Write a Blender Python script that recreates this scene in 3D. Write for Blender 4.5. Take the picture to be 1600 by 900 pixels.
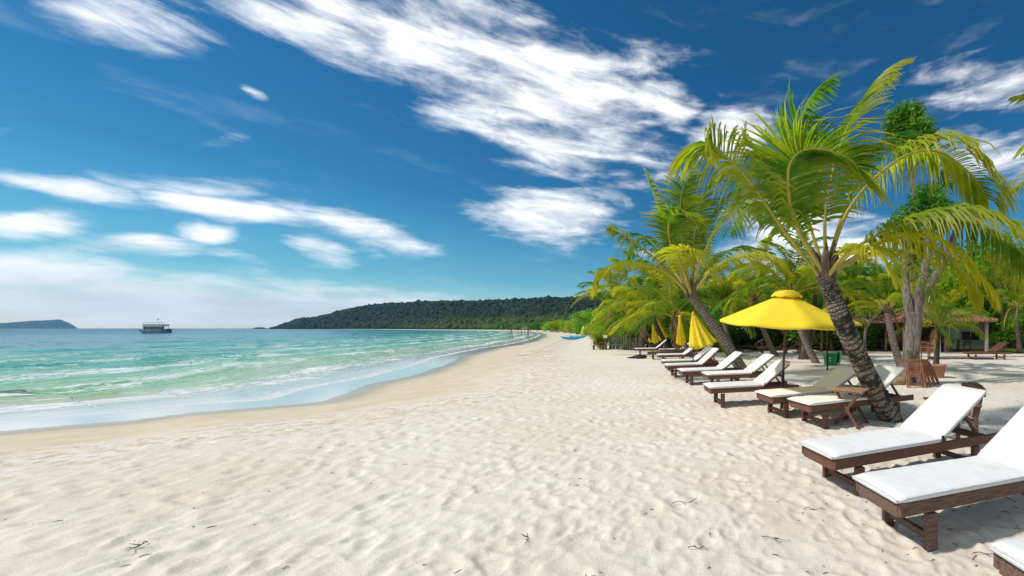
import bpy, math, random
import numpy as np
from mathutils import Vector, Matrix, Euler

for o in list(bpy.data.objects):
    bpy.data.objects.remove(o)
SC = bpy.context.scene
COL = SC.collection
R = math.radians

# ------------------------------------------------------------------ camera, sky, sun, exposure
F, CX, HY, HC = 620.0, 1150.0, 513.0, 1.5      # focal length and principal point of the photograph in its pixels, eye height
cd = bpy.data.cameras.new('camera')
cam = bpy.data.objects.new('camera', cd); COL.objects.link(cam)
cam.location = (0, 0, HC); cam.rotation_euler = (R(90), 0, 0)
cd.sensor_width = 36; cd.lens = F / 1600 * 36
cd.shift_x = (800 - CX) / 1600; cd.shift_y = (HY - 450) / 1600
cd.clip_start = .05; cd.clip_end = 30000
SC.camera = cam

SUN_EL, SUN_AZ = R(47), R(-104)                # azimuth measured from +Y towards +X
SUN_STRENGTH, SKY_STRENGTH = 2.95, .15
sl = bpy.data.lights.new('sun', 'SUN'); sl.energy = SUN_STRENGTH; sl.angle = R(3); sl.color = (1, .94, .84)
so = bpy.data.objects.new('sun', sl); COL.objects.link(so)
sd = Vector((math.sin(SUN_AZ) * math.cos(SUN_EL), math.cos(SUN_AZ) * math.cos(SUN_EL), math.sin(SUN_EL)))
so.rotation_euler = sd.to_track_quat('Z', 'Y').to_euler(); so.location = sd * 50
SC.view_settings.view_transform = 'Standard'
SC.view_settings.look = 'None'
SC.view_settings.exposure = 0.42
SC.view_settings.gamma = 1
SC.cycles.max_bounces = 6; SC.cycles.transparent_max_bounces = 12
SC.cycles.volume_bounces = 0
SC.cycles.use_denoising = True

def px(x, y, z=0.0):
    "photograph pixel -> world point on the horizontal plane z"
    Y = F * (HC - z) / (y - HY)
    return Vector(((x - CX) / F * Y, Y, z))
def pxd(x, y, Y):
    "photograph pixel -> world point at depth Y"
    return Vector(((x - CX) / F * Y, Y, HC + (HY - y) / F * Y))

world = bpy.data.worlds.new('World'); SC.world = world; world.use_nodes = True
NT = world.node_tree; NT.nodes.clear()
def N(t, k, **kw):
    n = t.nodes.new(k)
    for a, b in kw.items(): setattr(n, a, b)
    return n
def L(t, a, b): t.links.new(a, b)
def mth(t, op, a, b=None, c=None, clamp=False):
    n = N(t, 'ShaderNodeMath', operation=op, use_clamp=clamp)
    for i, v in enumerate((a, b, c)):
        if v is None: continue
        if isinstance(v, (int, float)): n.inputs[i].default_value = v
        else: L(t, v, n.inputs[i])
    return n.outputs[0]
def smooth(t, v, a, b, lo=0.0, hi=1.0, kind='SMOOTHSTEP'):
    n = N(t, 'ShaderNodeMapRange', interpolation_type=kind)
    L(t, v, n.inputs[0])
    for i, q in enumerate((a, b, lo, hi)): n.inputs[i + 1].default_value = q
    return n.outputs[0]
def mixc(t, f, a, b, mode='MIX'):
    n = N(t, 'ShaderNodeMix', data_type='RGBA', blend_type=mode)
    for i, v in ((0, f), (6, a), (7, b)):
        if isinstance(v, (int, float)): n.inputs[i].default_value = v
        elif isinstance(v, tuple): n.inputs[i].default_value = v if len(v) == 4 else v + (1,)
        else: L(t, v, n.inputs[i])
    return n.outputs[2]

def build_sky():
    t = NT
    out = N(t, 'ShaderNodeOutputWorld'); bg = N(t, 'ShaderNodeBackground')
    sky = N(t, 'ShaderNodeTexSky', sky_type='NISHITA')
    sky.sun_disc = False; sky.sun_elevation = SUN_EL; sky.sun_rotation = SUN_AZ % (2 * math.pi)
    sky.altitude = 0; sky.air_density = 1.0; sky.dust_density = .55; sky.ozone_density = 2.6
    tc = N(t, 'ShaderNodeTexCoord')
    sp = N(t, 'ShaderNodeSeparateXYZ'); L(t, tc.outputs['Generated'], sp.inputs[0])
    az = mth(t, 'ARCTAN2', sp.outputs[0], sp.outputs[1])
    el = mth(t, 'ARCSINE', sp.outputs[2])
    cb = N(t, 'ShaderNodeCombineXYZ'); L(t, az, cb.inputs[0]); L(t, el, cb.inputs[1])
    # warp the direction a little so that cloud outlines fray
    def noise(vec, scale, detail, rough, loc=(0, 0, 0), rot=0, sc=(1, 1, 1), dist=0.0):
        m = N(t, 'ShaderNodeMapping'); L(t, vec, m.inputs[0])
        m.inputs[1].default_value = loc; m.inputs[2].default_value = (0, 0, rot); m.inputs[3].default_value = sc
        n = N(t, 'ShaderNodeTexNoise'); L(t, m.outputs[0], n.inputs['Vector'])
        n.inputs['Scale'].default_value = scale; n.inputs['Detail'].default_value = detail
        n.inputs['Roughness'].default_value = rough; n.inputs['Distortion'].default_value = dist
        return n
    wn = noise(cb.outputs[0], 5, 4, .6, sc=(1, 1.6, 1))
    wv = N(t, 'ShaderNodeVectorMath', operation='MULTIPLY_ADD')
    L(t, wn.outputs['Color'], wv.inputs[0]); wv.inputs[1].default_value = (.10, .055, 0)
    ad = N(t, 'ShaderNodeVectorMath', operation='ADD'); L(t, cb.outputs[0], ad.inputs[0]); ad.inputs[1].default_value = (-.05, -.0275, 0)
    L(t, ad.outputs[0], wv.inputs[2])
    P = wv.outputs[0]
    def ae(x, y):
        dx, dz = (x - CX) / F, (HY - y) / F
        return np.array((math.atan2(dx, 1), math.atan2(dz, math.hypot(1, dx))))
    blobs = [  # x0 y0 x1 y1 half-width strength
        (340, -25, 760, 70, 58, 1.0), (480, 20, 1070, 150, 84, 1.12), (640, 110, 1010, 240, 84, 1.05), (1010, 130, 1090, 190, 60, .9),
        (1070, 212, 1215, 205, 40, 1.15), (40, -40, 340, 60, 70, .62), (750, 330, 960, 348, 52, 1.12),
        (-60, 255, 245, 318, 26, 1.15), (200, 305, 500, 350, 19, 1.0), (430, 330, 705, 388, 30, 1.08), (60, 268, 480, 300, 20, .62),
        (-60, 350, 150, 345, 32, 1.1), (120, 372, 330, 390, 24, 1.05), (280, 360, 380, 366, 18, 1.0), (300, 385, 440, 412, 14, .8),
        (430, 362, 555, 406, 24, 1.05), (-120, 425, 220, 436, 46, 1.35), (-200, 466, 560, 484, 58, 1.6), (200, 452, 780, 476, 30, 1.0),
        (375, 126, 425, 150, 10, .8), (265, 219, 395, 213, 13, .62), (1420, 112, 1660, 135, 46, .85),
        (1440, 215, 1660, 262, 56, .95), (1130, 375, 1420, 372, 70, 1.1), (880, 290, 1040, 300, 30, .48),
        (300, 400, 560, 470, 16, .5), (560, 465, 700, 470, 10, .6), (940, 390, 1080, 392, 14, .7),
        (1450, 445, 1700, 440, 50, .9), (0, 215, 60, 208, 12, .4), (560, 398, 620, 402, 10, .5),
        (820, 60, 1180, 110, 60, .30), (-150, 498, 560, 505, 36, 1.5), (900, 225, 1100, 250, 44, .6),
    ]
    tot = None
    for (x0, y0, x1, y1, w, s) in blobs:
        a, b = ae(x0, y0), ae(x1, y1); c = (a + b) / 2
        d = b - a; th = math.atan2(d[1], d[0]); half = np.linalg.norm(d) / 2
        mx, my = (x0 + x1) / 2, (y0 + y1) / 2
        q = ae(mx, my - w); wd = abs((q - c) @ np.array((-math.sin(th), math.cos(th))))
        m = N(t, 'ShaderNodeMapping', vector_type='TEXTURE'); L(t, P, m.inputs[0])
        m.inputs[1].default_value = (c[0], c[1], 0); m.inputs[2].default_value = (0, 0, th)
        m.inputs[3].default_value = (half * 1.18 + wd * .6, wd * 1.25, 1)
        ln = N(t, 'ShaderNodeVectorMath', operation='LENGTH'); L(t, m.outputs[0], ln.inputs[0])
        v = smooth(t, ln.outputs['Value'], 1.15, .15, 0, s)
        tot = v if tot is None else mth(t, 'MAXIMUM', tot, v)
    # unseen clouds behind and overhead: added loose noise, kept thick to brighten the fill
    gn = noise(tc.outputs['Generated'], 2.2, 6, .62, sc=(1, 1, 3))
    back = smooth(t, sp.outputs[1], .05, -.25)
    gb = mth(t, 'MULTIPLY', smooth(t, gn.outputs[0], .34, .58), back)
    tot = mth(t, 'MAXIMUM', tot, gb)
    n1 = noise(cb.outputs[0], 5.5, 8, .58, rot=R(17), sc=(1, 4.2, 1), dist=.35, loc=(.3, .1, 0))
    n2 = noise(cb.outputs[0], 13, 9, .66, rot=R(15), sc=(1, 2.4, 1), dist=1.0)
    nn = mth(t, 'ADD', mth(t, 'MULTIPLY', n1.outputs[0], .84), mth(t, 'MULTIPLY', n2.outputs[0], .27))
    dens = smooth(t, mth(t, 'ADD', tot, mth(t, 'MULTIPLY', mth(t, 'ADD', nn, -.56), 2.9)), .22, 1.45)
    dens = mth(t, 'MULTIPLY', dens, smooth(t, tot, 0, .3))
    # faint veil
    veil = mth(t, 'MULTIPLY', smooth(t, n1.outputs[0], .52, .8), .10)
    dens = mth(t, 'MAXIMUM', dens, veil)
    dens = mth(t, 'MULTIPLY', dens, smooth(t, sp.outputs[2], -.01, .01))
    hs = N(t, 'ShaderNodeHueSaturation'); L(t, sky.outputs[0], hs.inputs['Color'])
    hs.inputs['Hue'].default_value = .478; hs.inputs['Saturation'].default_value = 1.30; hs.inputs['Value'].default_value = .92
    dk = N(t, 'ShaderNodeValToRGB'); L(t, el, dk.inputs[0])      # the sky deepens upwards as in a polarised view
    e = dk.color_ramp.elements
    e[0].position = 0; e[0].color = (1.05, 1.1, 1.05, 1); e[1].position = 1; e[1].color = (.13, .31, .40, 1)
    for p_, c_ in ((.10, (.30, .54, .60, 1)), (.26, (.125, .34, .45, 1)), (.5, (.09, .29, .43, 1))):
        k = e.new(p_); k.color = c_
    base = mixc(t, 1.0, hs.outputs[0], dk.outputs[0], 'MULTIPLY')
    shade = smooth(t, n1.outputs[0], .36, .60, .86, 1.0)
    cl = N(t, 'ShaderNodeVectorMath', operation='SCALE'); cl.inputs[0].default_value = (6.9, 6.9, 6.9); L(t, shade, cl.inputs[3])
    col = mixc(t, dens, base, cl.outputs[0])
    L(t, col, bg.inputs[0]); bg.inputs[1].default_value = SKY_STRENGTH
    L(t, bg.outputs[0], out.inputs[0])
build_sky()

# ------------------------------------------------------------------ materials
def mat(name, color, rough=.7, spec=.3, noise=None, bump=None, extra=None, metallic=0):
    """noise=(scale, colour2, lo, hi[, (sx,sy,sz)])  bump=(scale, strength[, (sx,sy,sz)])"""
    m = bpy.data.materials.new(name); m.use_nodes = True; t = m.node_tree
    b = t.nodes['Principled BSDF']
    b.inputs['Roughness'].default_value = rough; b.inputs['Specular IOR Level'].default_value = spec
    b.inputs['Metallic'].default_value = metallic
    b.inputs['Base Color'].default_value = tuple(color) + (1,)
    tc = N(t, 'ShaderNodeTexCoord')
    if noise:
        mp = N(t, 'ShaderNodeMapping'); L(t, tc.outputs['Object'], mp.inputs[0])
        if len(noise) > 4: mp.inputs[3].default_value = noise[4]
        n = N(t, 'ShaderNodeTexNoise'); L(t, mp.outputs[0], n.inputs['Vector'])
        n.inputs['Scale'].default_value = noise[0]; n.inputs['Detail'].default_value = 6; n.inputs['Roughness'].default_value = .65
        f = smooth(t, n.outputs[0], noise[2], noise[3])
        L(t, mixc(t, f, tuple(color), tuple(noise[1])), b.inputs['Base Color'])
    if bump:
        mp = N(t, 'ShaderNodeMapping'); L(t, tc.outputs['Object'], mp.inputs[0])
        if len(bump) > 2: mp.inputs[3].default_value = bump[2]
        n = N(t, 'ShaderNodeTexNoise'); L(t, mp.outputs[0], n.inputs['Vector'])
        n.inputs['Scale'].default_value = bump[0]; n.inputs['Detail'].default_value = 5
        bp = N(t, 'ShaderNodeBump'); L(t, n.outputs[0], bp.inputs['Height']); bp.inputs['Strength'].default_value = bump[1]
        bp.inputs['Distance'].default_value = .02
        L(t, bp.outputs[0], b.inputs['Normal'])
    if extra: extra(t, b)
    return m

def leafmat(name, c1, c2, trans=.35, rough=.45, scale=3.0, tip=None, lo=.35, hi=.65):
    "two-tone foliage with light passing through the blades; tip = colour towards each blade's end (attribute v)"
    m = bpy.data.materials.new(name); m.use_nodes = True; t = m.node_tree
    b = t.nodes['Principled BSDF']; out = t.nodes['Material Output']
    tc = N(t, 'ShaderNodeTexCoord'); n = N(t, 'ShaderNodeTexNoise'); L(t, tc.outputs['Object'], n.inputs['Vector'])
    n.inputs['Scale'].default_value = scale; n.inputs['Detail'].default_value = 4; n.inputs['Roughness'].default_value = .7
    c = mixc(t, smooth(t, n.outputs[0], lo, hi), c1, c2)
    oi = N(t, 'ShaderNodeObjectInfo')
    hs = N(t, 'ShaderNodeHueSaturation'); L(t, c, hs.inputs['Color'])
    L(t, smooth(t, oi.outputs['Random'], 0, 1, .475, .52, 'LINEAR'), hs.inputs['Hue'])
    L(t, smooth(t, oi.outputs['Random'], 0, 1, 1.25, .8, 'LINEAR'), hs.inputs['Value'])
    c = hs.outputs[0]
    if tip:
        at = N(t, 'ShaderNodeAttribute', attribute_name='v')
        c = mixc(t, smooth(t, at.outputs['Fac'], .3, 1.15, 0, .8), c, tip)
    L(t, c, b.inputs['Base Color']); b.inputs['Roughness'].default_value = rough; b.inputs['Specular IOR Level'].default_value = .35
    tr = N(t, 'ShaderNodeBsdfTranslucent'); L(t, mixc(t, 1.0, c, (1.5, 1.5, .7), 'MULTIPLY'), tr.inputs[0])
    mx = N(t, 'ShaderNodeMixShader'); mx.inputs[0].default_value = trans
    L(t, b.outputs[0], mx.inputs[1]); L(t, tr.outputs[0], mx.inputs[2]); L(t, mx.outputs[0], out.inputs[0])
    return m

def barkmat(name, c1, c2, period, moss=None):
    m = bpy.data.materials.new(name); m.use_nodes = True; t = m.node_tree; b = t.nodes['Principled BSDF']
    at = N(t, 'ShaderNodeAttribute', attribute_name='v'); tc = N(t, 'ShaderNodeTexCoord')
    n = N(t, 'ShaderNodeTexNoise'); L(t, tc.outputs['Object'], n.inputs['Vector']); n.inputs['Scale'].default_value = 9; n.inputs['Detail'].default_value = 6
    n3 = N(t, 'ShaderNodeTexNoise'); L(t, tc.outputs['Object'], n3.inputs['Vector']); n3.inputs['Scale'].default_value = 38; n3.inputs['Detail'].default_value = 5
    ph = mth(t, 'ADD', mth(t, 'DIVIDE', at.outputs['Fac'], period), mth(t, 'MULTIPLY', n.outputs[0], 1.3))
    fr = mth(t, 'FRACT', ph)
    band = mth(t, 'MULTIPLY', smooth(t, fr, .0, .25), smooth(t, fr, 1.0, .72))
    f = mth(t, 'MULTIPLY', band, smooth(t, n3.outputs[0], .32, .62))
    c = mixc(t, f, c1, c2)
    if moss:
        n2 = N(t, 'ShaderNodeTexNoise'); L(t, tc.outputs['Object'], n2.inputs['Vector']); n2.inputs['Scale'].default_value = 3.2; n2.inputs['Detail'].default_value = 7
        n2.inputs['Roughness'].default_value = .7
        c = mixc(t, smooth(t, n2.outputs[0], .49, .58), c, moss)
    L(t, c, b.inputs['Base Color']); b.inputs['Roughness'].default_value = .9; b.inputs['Specular IOR Level'].default_value = .15
    bp = N(t, 'ShaderNodeBump'); L(t, mth(t, 'ADD', band, mth(t, 'MULTIPLY', n3.outputs[0], .9)), bp.inputs['Height'])
    bp.inputs['Strength'].default_value = .9; bp.inputs['Distance'].default_value = .02; L(t, bp.outputs[0], b.inputs['Normal'])
    return m

M = {}
M['wood_red'] = mat('wood_red', (.20, .085, .055), .6, .3, (14, (.11, .05, .035), .35, .65, (1, 6, 6)), (30, .4, (1, 8, 8)))
M['wood_grey'] = mat('wood_grey', (.22, .145, .11), .75, .2, (9, (.12, .07, .05), .35, .65, (1, 7, 7)), (26, .5, (1, 8, 8)))
M['wood_orange'] = mat('wood_orange', (.34, .15, .085), .55, .3, (10, (.26, .09, .05), .35, .65), (30, .3))
M['wood_dark'] = mat('wood_dark', (.06, .035, .028), .7, .2, (10, (.10, .06, .045), .35, .65))
M['wood_tan'] = mat('wood_tan', (.42, .30, .18), .65, .25, (12, (.30, .19, .10), .35, .65, (1, 8, 1)), (30, .3))
M['cushion'] = mat('cushion', (.76, .765, .77), .9, .1, (2.2, (.68, .67, .64), .5, .78), (4.5, .8))
M['piping'] = mat('piping', (.62, .62, .60), .9, .1, (30, (.52, .52, .50), .4, .7))
M['cushion_cream'] = mat('cushion_cream', (.86, .85, .78), .9, .1, (3, (.78, .77, .70), .45, .8), (7, .35))
def yellow_cloth(name, a, b_):
    m = mat(name, a, .8, .15, (2.5, b_, .4, .75), (5, .25)); t = m.node_tree; b = t.nodes['Principled BSDF']
    tr = N(t, 'ShaderNodeBsdfTranslucent'); tr.inputs[0].default_value = a + (1,)
    mx = N(t, 'ShaderNodeMixShader'); mx.inputs[0].default_value = .22
    L(t, b.outputs[0], mx.inputs[1]); L(t, tr.outputs[0], mx.inputs[2]); L(t, mx.outputs[0], t.nodes['Material Output'].inputs[0])
    return m
M['yellow'] = yellow_cloth('yellow_canvas', (1.0, .80, .06), (.98, .75, .045))
M['yellow_old'] = yellow_cloth('yellow_canvas_old', (.95, .70, .03), (.88, .58, .02))
M['pole'] = mat('pole', (.05, .028, .02), .5, .4, (20, (.09, .05, .035), .4, .7))
M['metal_dark'] = mat('metal_dark', (.03, .03, .032), .4, .5, (20, (.05, .05, .05), .4, .7), metallic=.6)
M['frond'] = leafmat('frond', (.10, .24, .012), (.28, .35, .018), .60, tip=(.44, .36, .04))
M['frond_yellow'] = leafmat('frond_yellow', (.22, .32, .012), (.38, .40, .015), .58, tip=(.48, .36, .02))
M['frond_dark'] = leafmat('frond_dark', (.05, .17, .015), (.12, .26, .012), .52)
M['frond_dry'] = leafmat('frond_dry', (.34, .21, .07), (.22, .13, .05), .25)
M['rachis'] = mat('rachis', (.42, .34, .06), .5, .3, (6, (.30, .27, .05), .4, .7))
M['sheath'] = mat('sheath', (.20, .15, .11), .95, .1, (12, (.09, .065, .05), .35, .65, (1, 1, .3)), (30, .8))
M['bark_main'] = barkmat('bark_main', (.05, .042, .034), (.34, .28, .22), .075, moss=(.035, .036, .028))
M['bark'] = barkmat('bark', (.10, .08, .062), (.36, .29, .23), .07)
M['bark_grey'] = mat('bark_grey', (.24, .20, .17), .95, .1, (6, (.10, .085, .075), .38, .62, (3, 3, .6)), (14, 1.0, (3, 3, .5)))
M['bark_dark'] = mat('bark_dark', (.05, .04, .035), .95, .1, (8, (.13, .11, .095), .4, .65, (3, 3, .7)), (14, .9, (3, 3, .6)))
M['leaf_bright'] = leafmat('leaf_bright', (.09, .28, .012), (.22, .42, .02), .48, scale=1.2)
M['leaf_mid'] = leafmat('leaf_mid', (.045, .17, .012), (.12, .28, .016), .42, scale=1.2)
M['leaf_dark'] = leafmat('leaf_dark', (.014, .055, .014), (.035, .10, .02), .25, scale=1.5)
M['leaf_olive'] = leafmat('leaf_olive', (.18, .27, .012), (.38, .38, .02), .45, scale=1.2)
M['tile'] = mat('roof_tile', (.36, .16, .11), .8, .2, (5, (.20, .10, .08), .35, .65), (18, .5))
M['stone'] = mat('stone', (.40, .35, .28), .9, .15, (4, (.28, .24, .18), .35, .65), (12, .5))
M['wall_green'] = mat('wall_green', (.34, .40, .34), .85, .15, (2, (.28, .33, .28), .35, .65), (20, .2))
M['concrete'] = mat('concrete', (.46, .44, .39), .9, .15, (3, (.36, .34, .30), .35, .65), (20, .3))
M['terracotta'] = mat('terracotta', (.40, .20, .12), .85, .2, (9, (.30, .15, .10), .35, .65), (30, .4))
M['green_plastic'] = mat('green_plastic', (.015, .22, .075), .4, .4, (4, (.02, .17, .06), .35, .65))
M['black_plastic'] = mat('black_plastic', (.02, .025, .022), .5, .4)
M['white_paint'] = mat('white_paint', (.75, .76, .75), .5, .4, (4, (.62, .62, .60), .35, .75))
M['grey_paint'] = mat('grey_paint', (.44, .44, .44), .6, .3, (1.2, (.26, .26, .27), .35, .65))
M['dark_window'] = mat('dark_window', (.02, .03, .035), .15, .6)
M['red_paint'] = mat('red_paint', (.40, .035, .04), .5, .4, (2, (.25, .03, .035), .35, .65))
M['navy'] = mat('navy', (.02, .04, .09), .5, .4)
M['blue_plastic'] = mat('blue_plastic', (.02, .30, .50), .4, .4, (1, (.03, .38, .58), .35, .65))
M['lime'] = mat('lime', (.45, .60, .03), .4, .4, (1, (.30, .50, .03), .35, .65))
M['flag'] = mat('flag', (.30, .03, .05), .8, .1)
M['twig'] = mat('twig', (.06, .05, .04), .95, .1, (20, (.12, .095, .07), .35, .65))
M['black_cloth'] = mat('black_cloth', (.03, .028, .026), .9, .1, (10, (.06, .05, .045), .35, .65))
M['grass'] = mat('grass_mat', (.10, .17, .015), .9, .1, (3, (.20, .24, .03), .35, .65))

# ------------------------------------------------------------------ mesh helpers
class MB:
    def __init__(s): s.v = []; s.f = []; s.mi = []; s.a = []; s.n = 0
    def add(s, verts, faces, mi=0, a=None):
        verts = np.asarray(verts, float).reshape(-1, 3); k = s.n
        s.v.append(verts); s.n += len(verts)
        s.f.extend([tuple(int(i) + k for i in f) for f in faces]); s.mi.extend([mi] * len(faces))
        s.a.append(np.zeros(len(verts)) if a is None else np.asarray(a, float))
    def box(s, c, size, rot=None, mi=0, bev=0.0):
        hx, hy, hz = [q / 2 for q in size]
        b = min(bev, hx * .9, hy * .9, hz * .9)
        vs = []; fs = []
        if b <= 0:
            vs = [(x, y, z) for z in (-hz, hz) for y in (-hy, hy) for x in (-hx, hx)]
            fs = [(0, 2, 3, 1), (4, 5, 7, 6), (0, 1, 5, 4), (2, 6, 7, 3), (0, 4, 6, 2), (1, 3, 7, 5)]
        else:
            # chamfered box: 24 corner verts
            idx = {}
            for sx in (-1, 1):
                for sy in (-1, 1):
                    for sz in (-1, 1):
                        idx[sx, sy, sz] = len(vs)
                        vs += [(sx * hx, sy * (hy - b), sz * (hz - b)), (sx * (hx - b), sy * hy, sz * (hz - b)), (sx * (hx - b), sy * (hy - b), sz * hz)]
            for s_ in (-1, 1):
                q = [idx[s_, -1, -1], idx[s_, 1, -1], idx[s_, 1, 1], idx[s_, -1, 1]]; fs.append(q if s_ > 0 else q[::-1])
                q = [idx[-1, s_, -1] + 1, idx[-1, s_, 1] + 1, idx[1, s_, 1] + 1, idx[1, s_, -1] + 1]; fs.append(q if s_ > 0 else q[::-1])
                q = [idx[-1, -1, s_] + 2, idx[1, -1, s_] + 2, idx[1, 1, s_] + 2, idx[-1, 1, s_] + 2]; fs.append(q if s_ > 0 else q[::-1])
            for a_ in (-1, 1):
                for b_ in (-1, 1):
                    i, j = idx[a_, b_, -1], idx[a_, b_, 1]; q = [i, i + 1, j + 1, j]; fs.append(q if a_ * b_ > 0 else q[::-1])
                    i, j = idx[a_, -1, b_], idx[a_, 1, b_]; q = [i, j, j + 2, i + 2]; fs.append(q if a_ * b_ > 0 else q[::-1])
                    i, j = idx[-1, a_, b_], idx[1, a_, b_]; q = [i + 1, i + 2, j + 2, j + 1]; fs.append(q if a_ * b_ > 0 else q[::-1])
            for k, i in idx.items():
                q = [i, i + 1, i + 2]; fs.append(q if k[0] * k[1] * k[2] > 0 else q[::-1])
        v = np.array(vs)
        if rot is not None:
            m = np.array(rot if isinstance(rot, Matrix) else Euler(rot).to_matrix()); v = v @ m.T
        s.add(v + np.array(c), fs, mi)
    def bar(s, p, q, w, h, mi=0, up=(0, 0, 1), bev=.004):
        "rectangular bar from p to q, w sideways and h along up"
        p = Vector(p); q = Vector(q); d = q - p; x = d.normalized(); u = Vector(up)
        y = u.cross(x)
        if y.length < 1e-4: y = Vector((0, 1, 0)).cross(x)
        y.normalize(); z = x.cross(y)
        m = Matrix((x, y, z)).transposed()
        s.box((p + q) / 2, (d.length, w, h), m, mi, bev)
    def tube(s, pts, rad, n=8, mi=0, cap=True, a=None, ell=None):
        pts = np.asarray([tuple(p) for p in pts], float); k = len(pts)
        rad = np.full(k, rad) if np.isscalar(rad) else np.asarray(rad, float)
        T = np.gradient(pts, axis=0); T /= np.linalg.norm(T, axis=1)[:, None] + 1e-12
        u = np.array((0, 0, 1.)) if abs(T[0][2]) < .9 else np.array((1., 0, 0))
        vs = []; ang = np.linspace(0, 2 * math.pi, n, endpoint=False)
        for i in range(k):
            u = u - T[i] * (u @ T[i]); u /= np.linalg.norm(u); w = np.cross(T[i], u)
            r = rad[i] if ell is None else rad[i] * (1 + ell[i])
            ra = r[:, None] if np.ndim(r) else r
            vs.append(pts[i] + (np.cos(ang)[:, None] * u + np.sin(ang)[:, None] * w) * ra)
        fs = [(i * n + j, i * n + (j + 1) % n, (i + 1) * n + (j + 1) % n, (i + 1) * n + j) for i in range(k - 1) for j in range(n)]
        if cap: fs += [tuple(range(n - 1, -1, -1)), tuple((k - 1) * n + j for j in range(n))]
        if a is None: a = np.concatenate([[0], np.cumsum(np.linalg.norm(np.diff(pts, axis=0), axis=1))])
        s.add(np.concatenate(vs), fs, mi, np.repeat(a, n))
    def lathe(s, prof, n=20, c=(0, 0, 0), mi=0):
        ang = np.linspace(0, 2 * math.pi, n, endpoint=False); vs = []
        for r, z in prof: vs.append(np.stack([np.cos(ang) * r + c[0], np.sin(ang) * r + c[1], np.full(n, z + c[2])], 1))
        k = len(prof)
        fs = [(i * n + j, i * n + (j + 1) % n, (i + 1) * n + (j + 1) % n, (i + 1) * n + j) for i in range(k - 1) for j in range(n)]
        fs += [tuple(range(n - 1, -1, -1)), tuple((k - 1) * n + j for j in range(n))]
        s.add(np.concatenate(vs), fs, mi)
    def mesh(s, name, mats, smooth=False):
        me = bpy.data.meshes.new(name)
        V = np.concatenate(s.v) if s.v else np.zeros((0, 3))
        me.from_pydata(V.tolist(), [], s.f)
        for m in (mats if isinstance(mats, (list, tuple)) else [mats]): me.materials.append(m)
        if s.f:
            me.polygons.foreach_set('material_index', s.mi)
            me.polygons.foreach_set('use_smooth', [smooth] * len(s.f))
        at = me.attributes.new('v', 'FLOAT', 'POINT'); at.data.foreach_set('value', np.concatenate(s.a))
        me.update(); return me
    def build(s, name, mats, parent=None, smooth=False):
        return link(name, s.mesh(name, mats, smooth), parent)
def link(name, me, parent=None, loc=None, rot=None, scale=None):
    o = bpy.data.objects.new(name, me); COL.objects.link(o)
    if parent: o.parent = parent
    if loc is not None: o.location = loc
    if rot is not None: o.rotation_euler = rot
    if scale is not None: o.scale = scale
    return o
def tag(o, label=None, cat=None, group=None, kind=None):
    for k, v in (('label', label), ('category', cat), ('group', group), ('kind', kind)):
        if v: o[k] = v
    return o
def thing(name, loc, label, cat, group=None, rz=0):
    return tag(link(name, None, None, loc, (0, 0, rz)), label, cat, group)
def copy_tree(o, parent=None):
    c = o.copy(); COL.objects.link(c); c.parent = parent
    for ch in o.children: copy_tree(ch, c)
    return c

# ------------------------------------------------------------------ numpy noise
def hash2(i, j, seed):
    i = i.astype(np.int64); j = j.astype(np.int64)
    h = (i * 374761393 + j * 668265263 + seed * 1442695041) & 0x7fffffff
    h = ((h ^ (h >> 13)) * 1274126177) & 0x7fffffff
    return ((h ^ (h >> 16)) & 0xffff) / 65535.0
def vnoise(x, y, seed=0):
    i = np.floor(x); j = np.floor(y); u = x - i; v = y - j
    u = u * u * (3 - 2 * u); v = v * v * (3 - 2 * v)
    a = hash2(i, j, seed); b = hash2(i + 1, j, seed); c = hash2(i, j + 1, seed); d = hash2(i + 1, j + 1, seed)
    return (a * (1 - u) + b * u) * (1 - v) + (c * (1 - u) + d * u) * v
def fbm(x, y, o=4, seed=0):
    r = 0; amp = .5; tot = 0
    for k in range(o):
        r = r + amp * vnoise(x * 2 ** k + 17.3 * k, y * 2 ** k - 9.1 * k, seed + k); tot += amp; amp *= .5
    return r / tot
def sstep(a, b, x):
    t = np.clip((x - a) / (b - a), 0, 1); return t * t * (3 - 2 * t)

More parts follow.
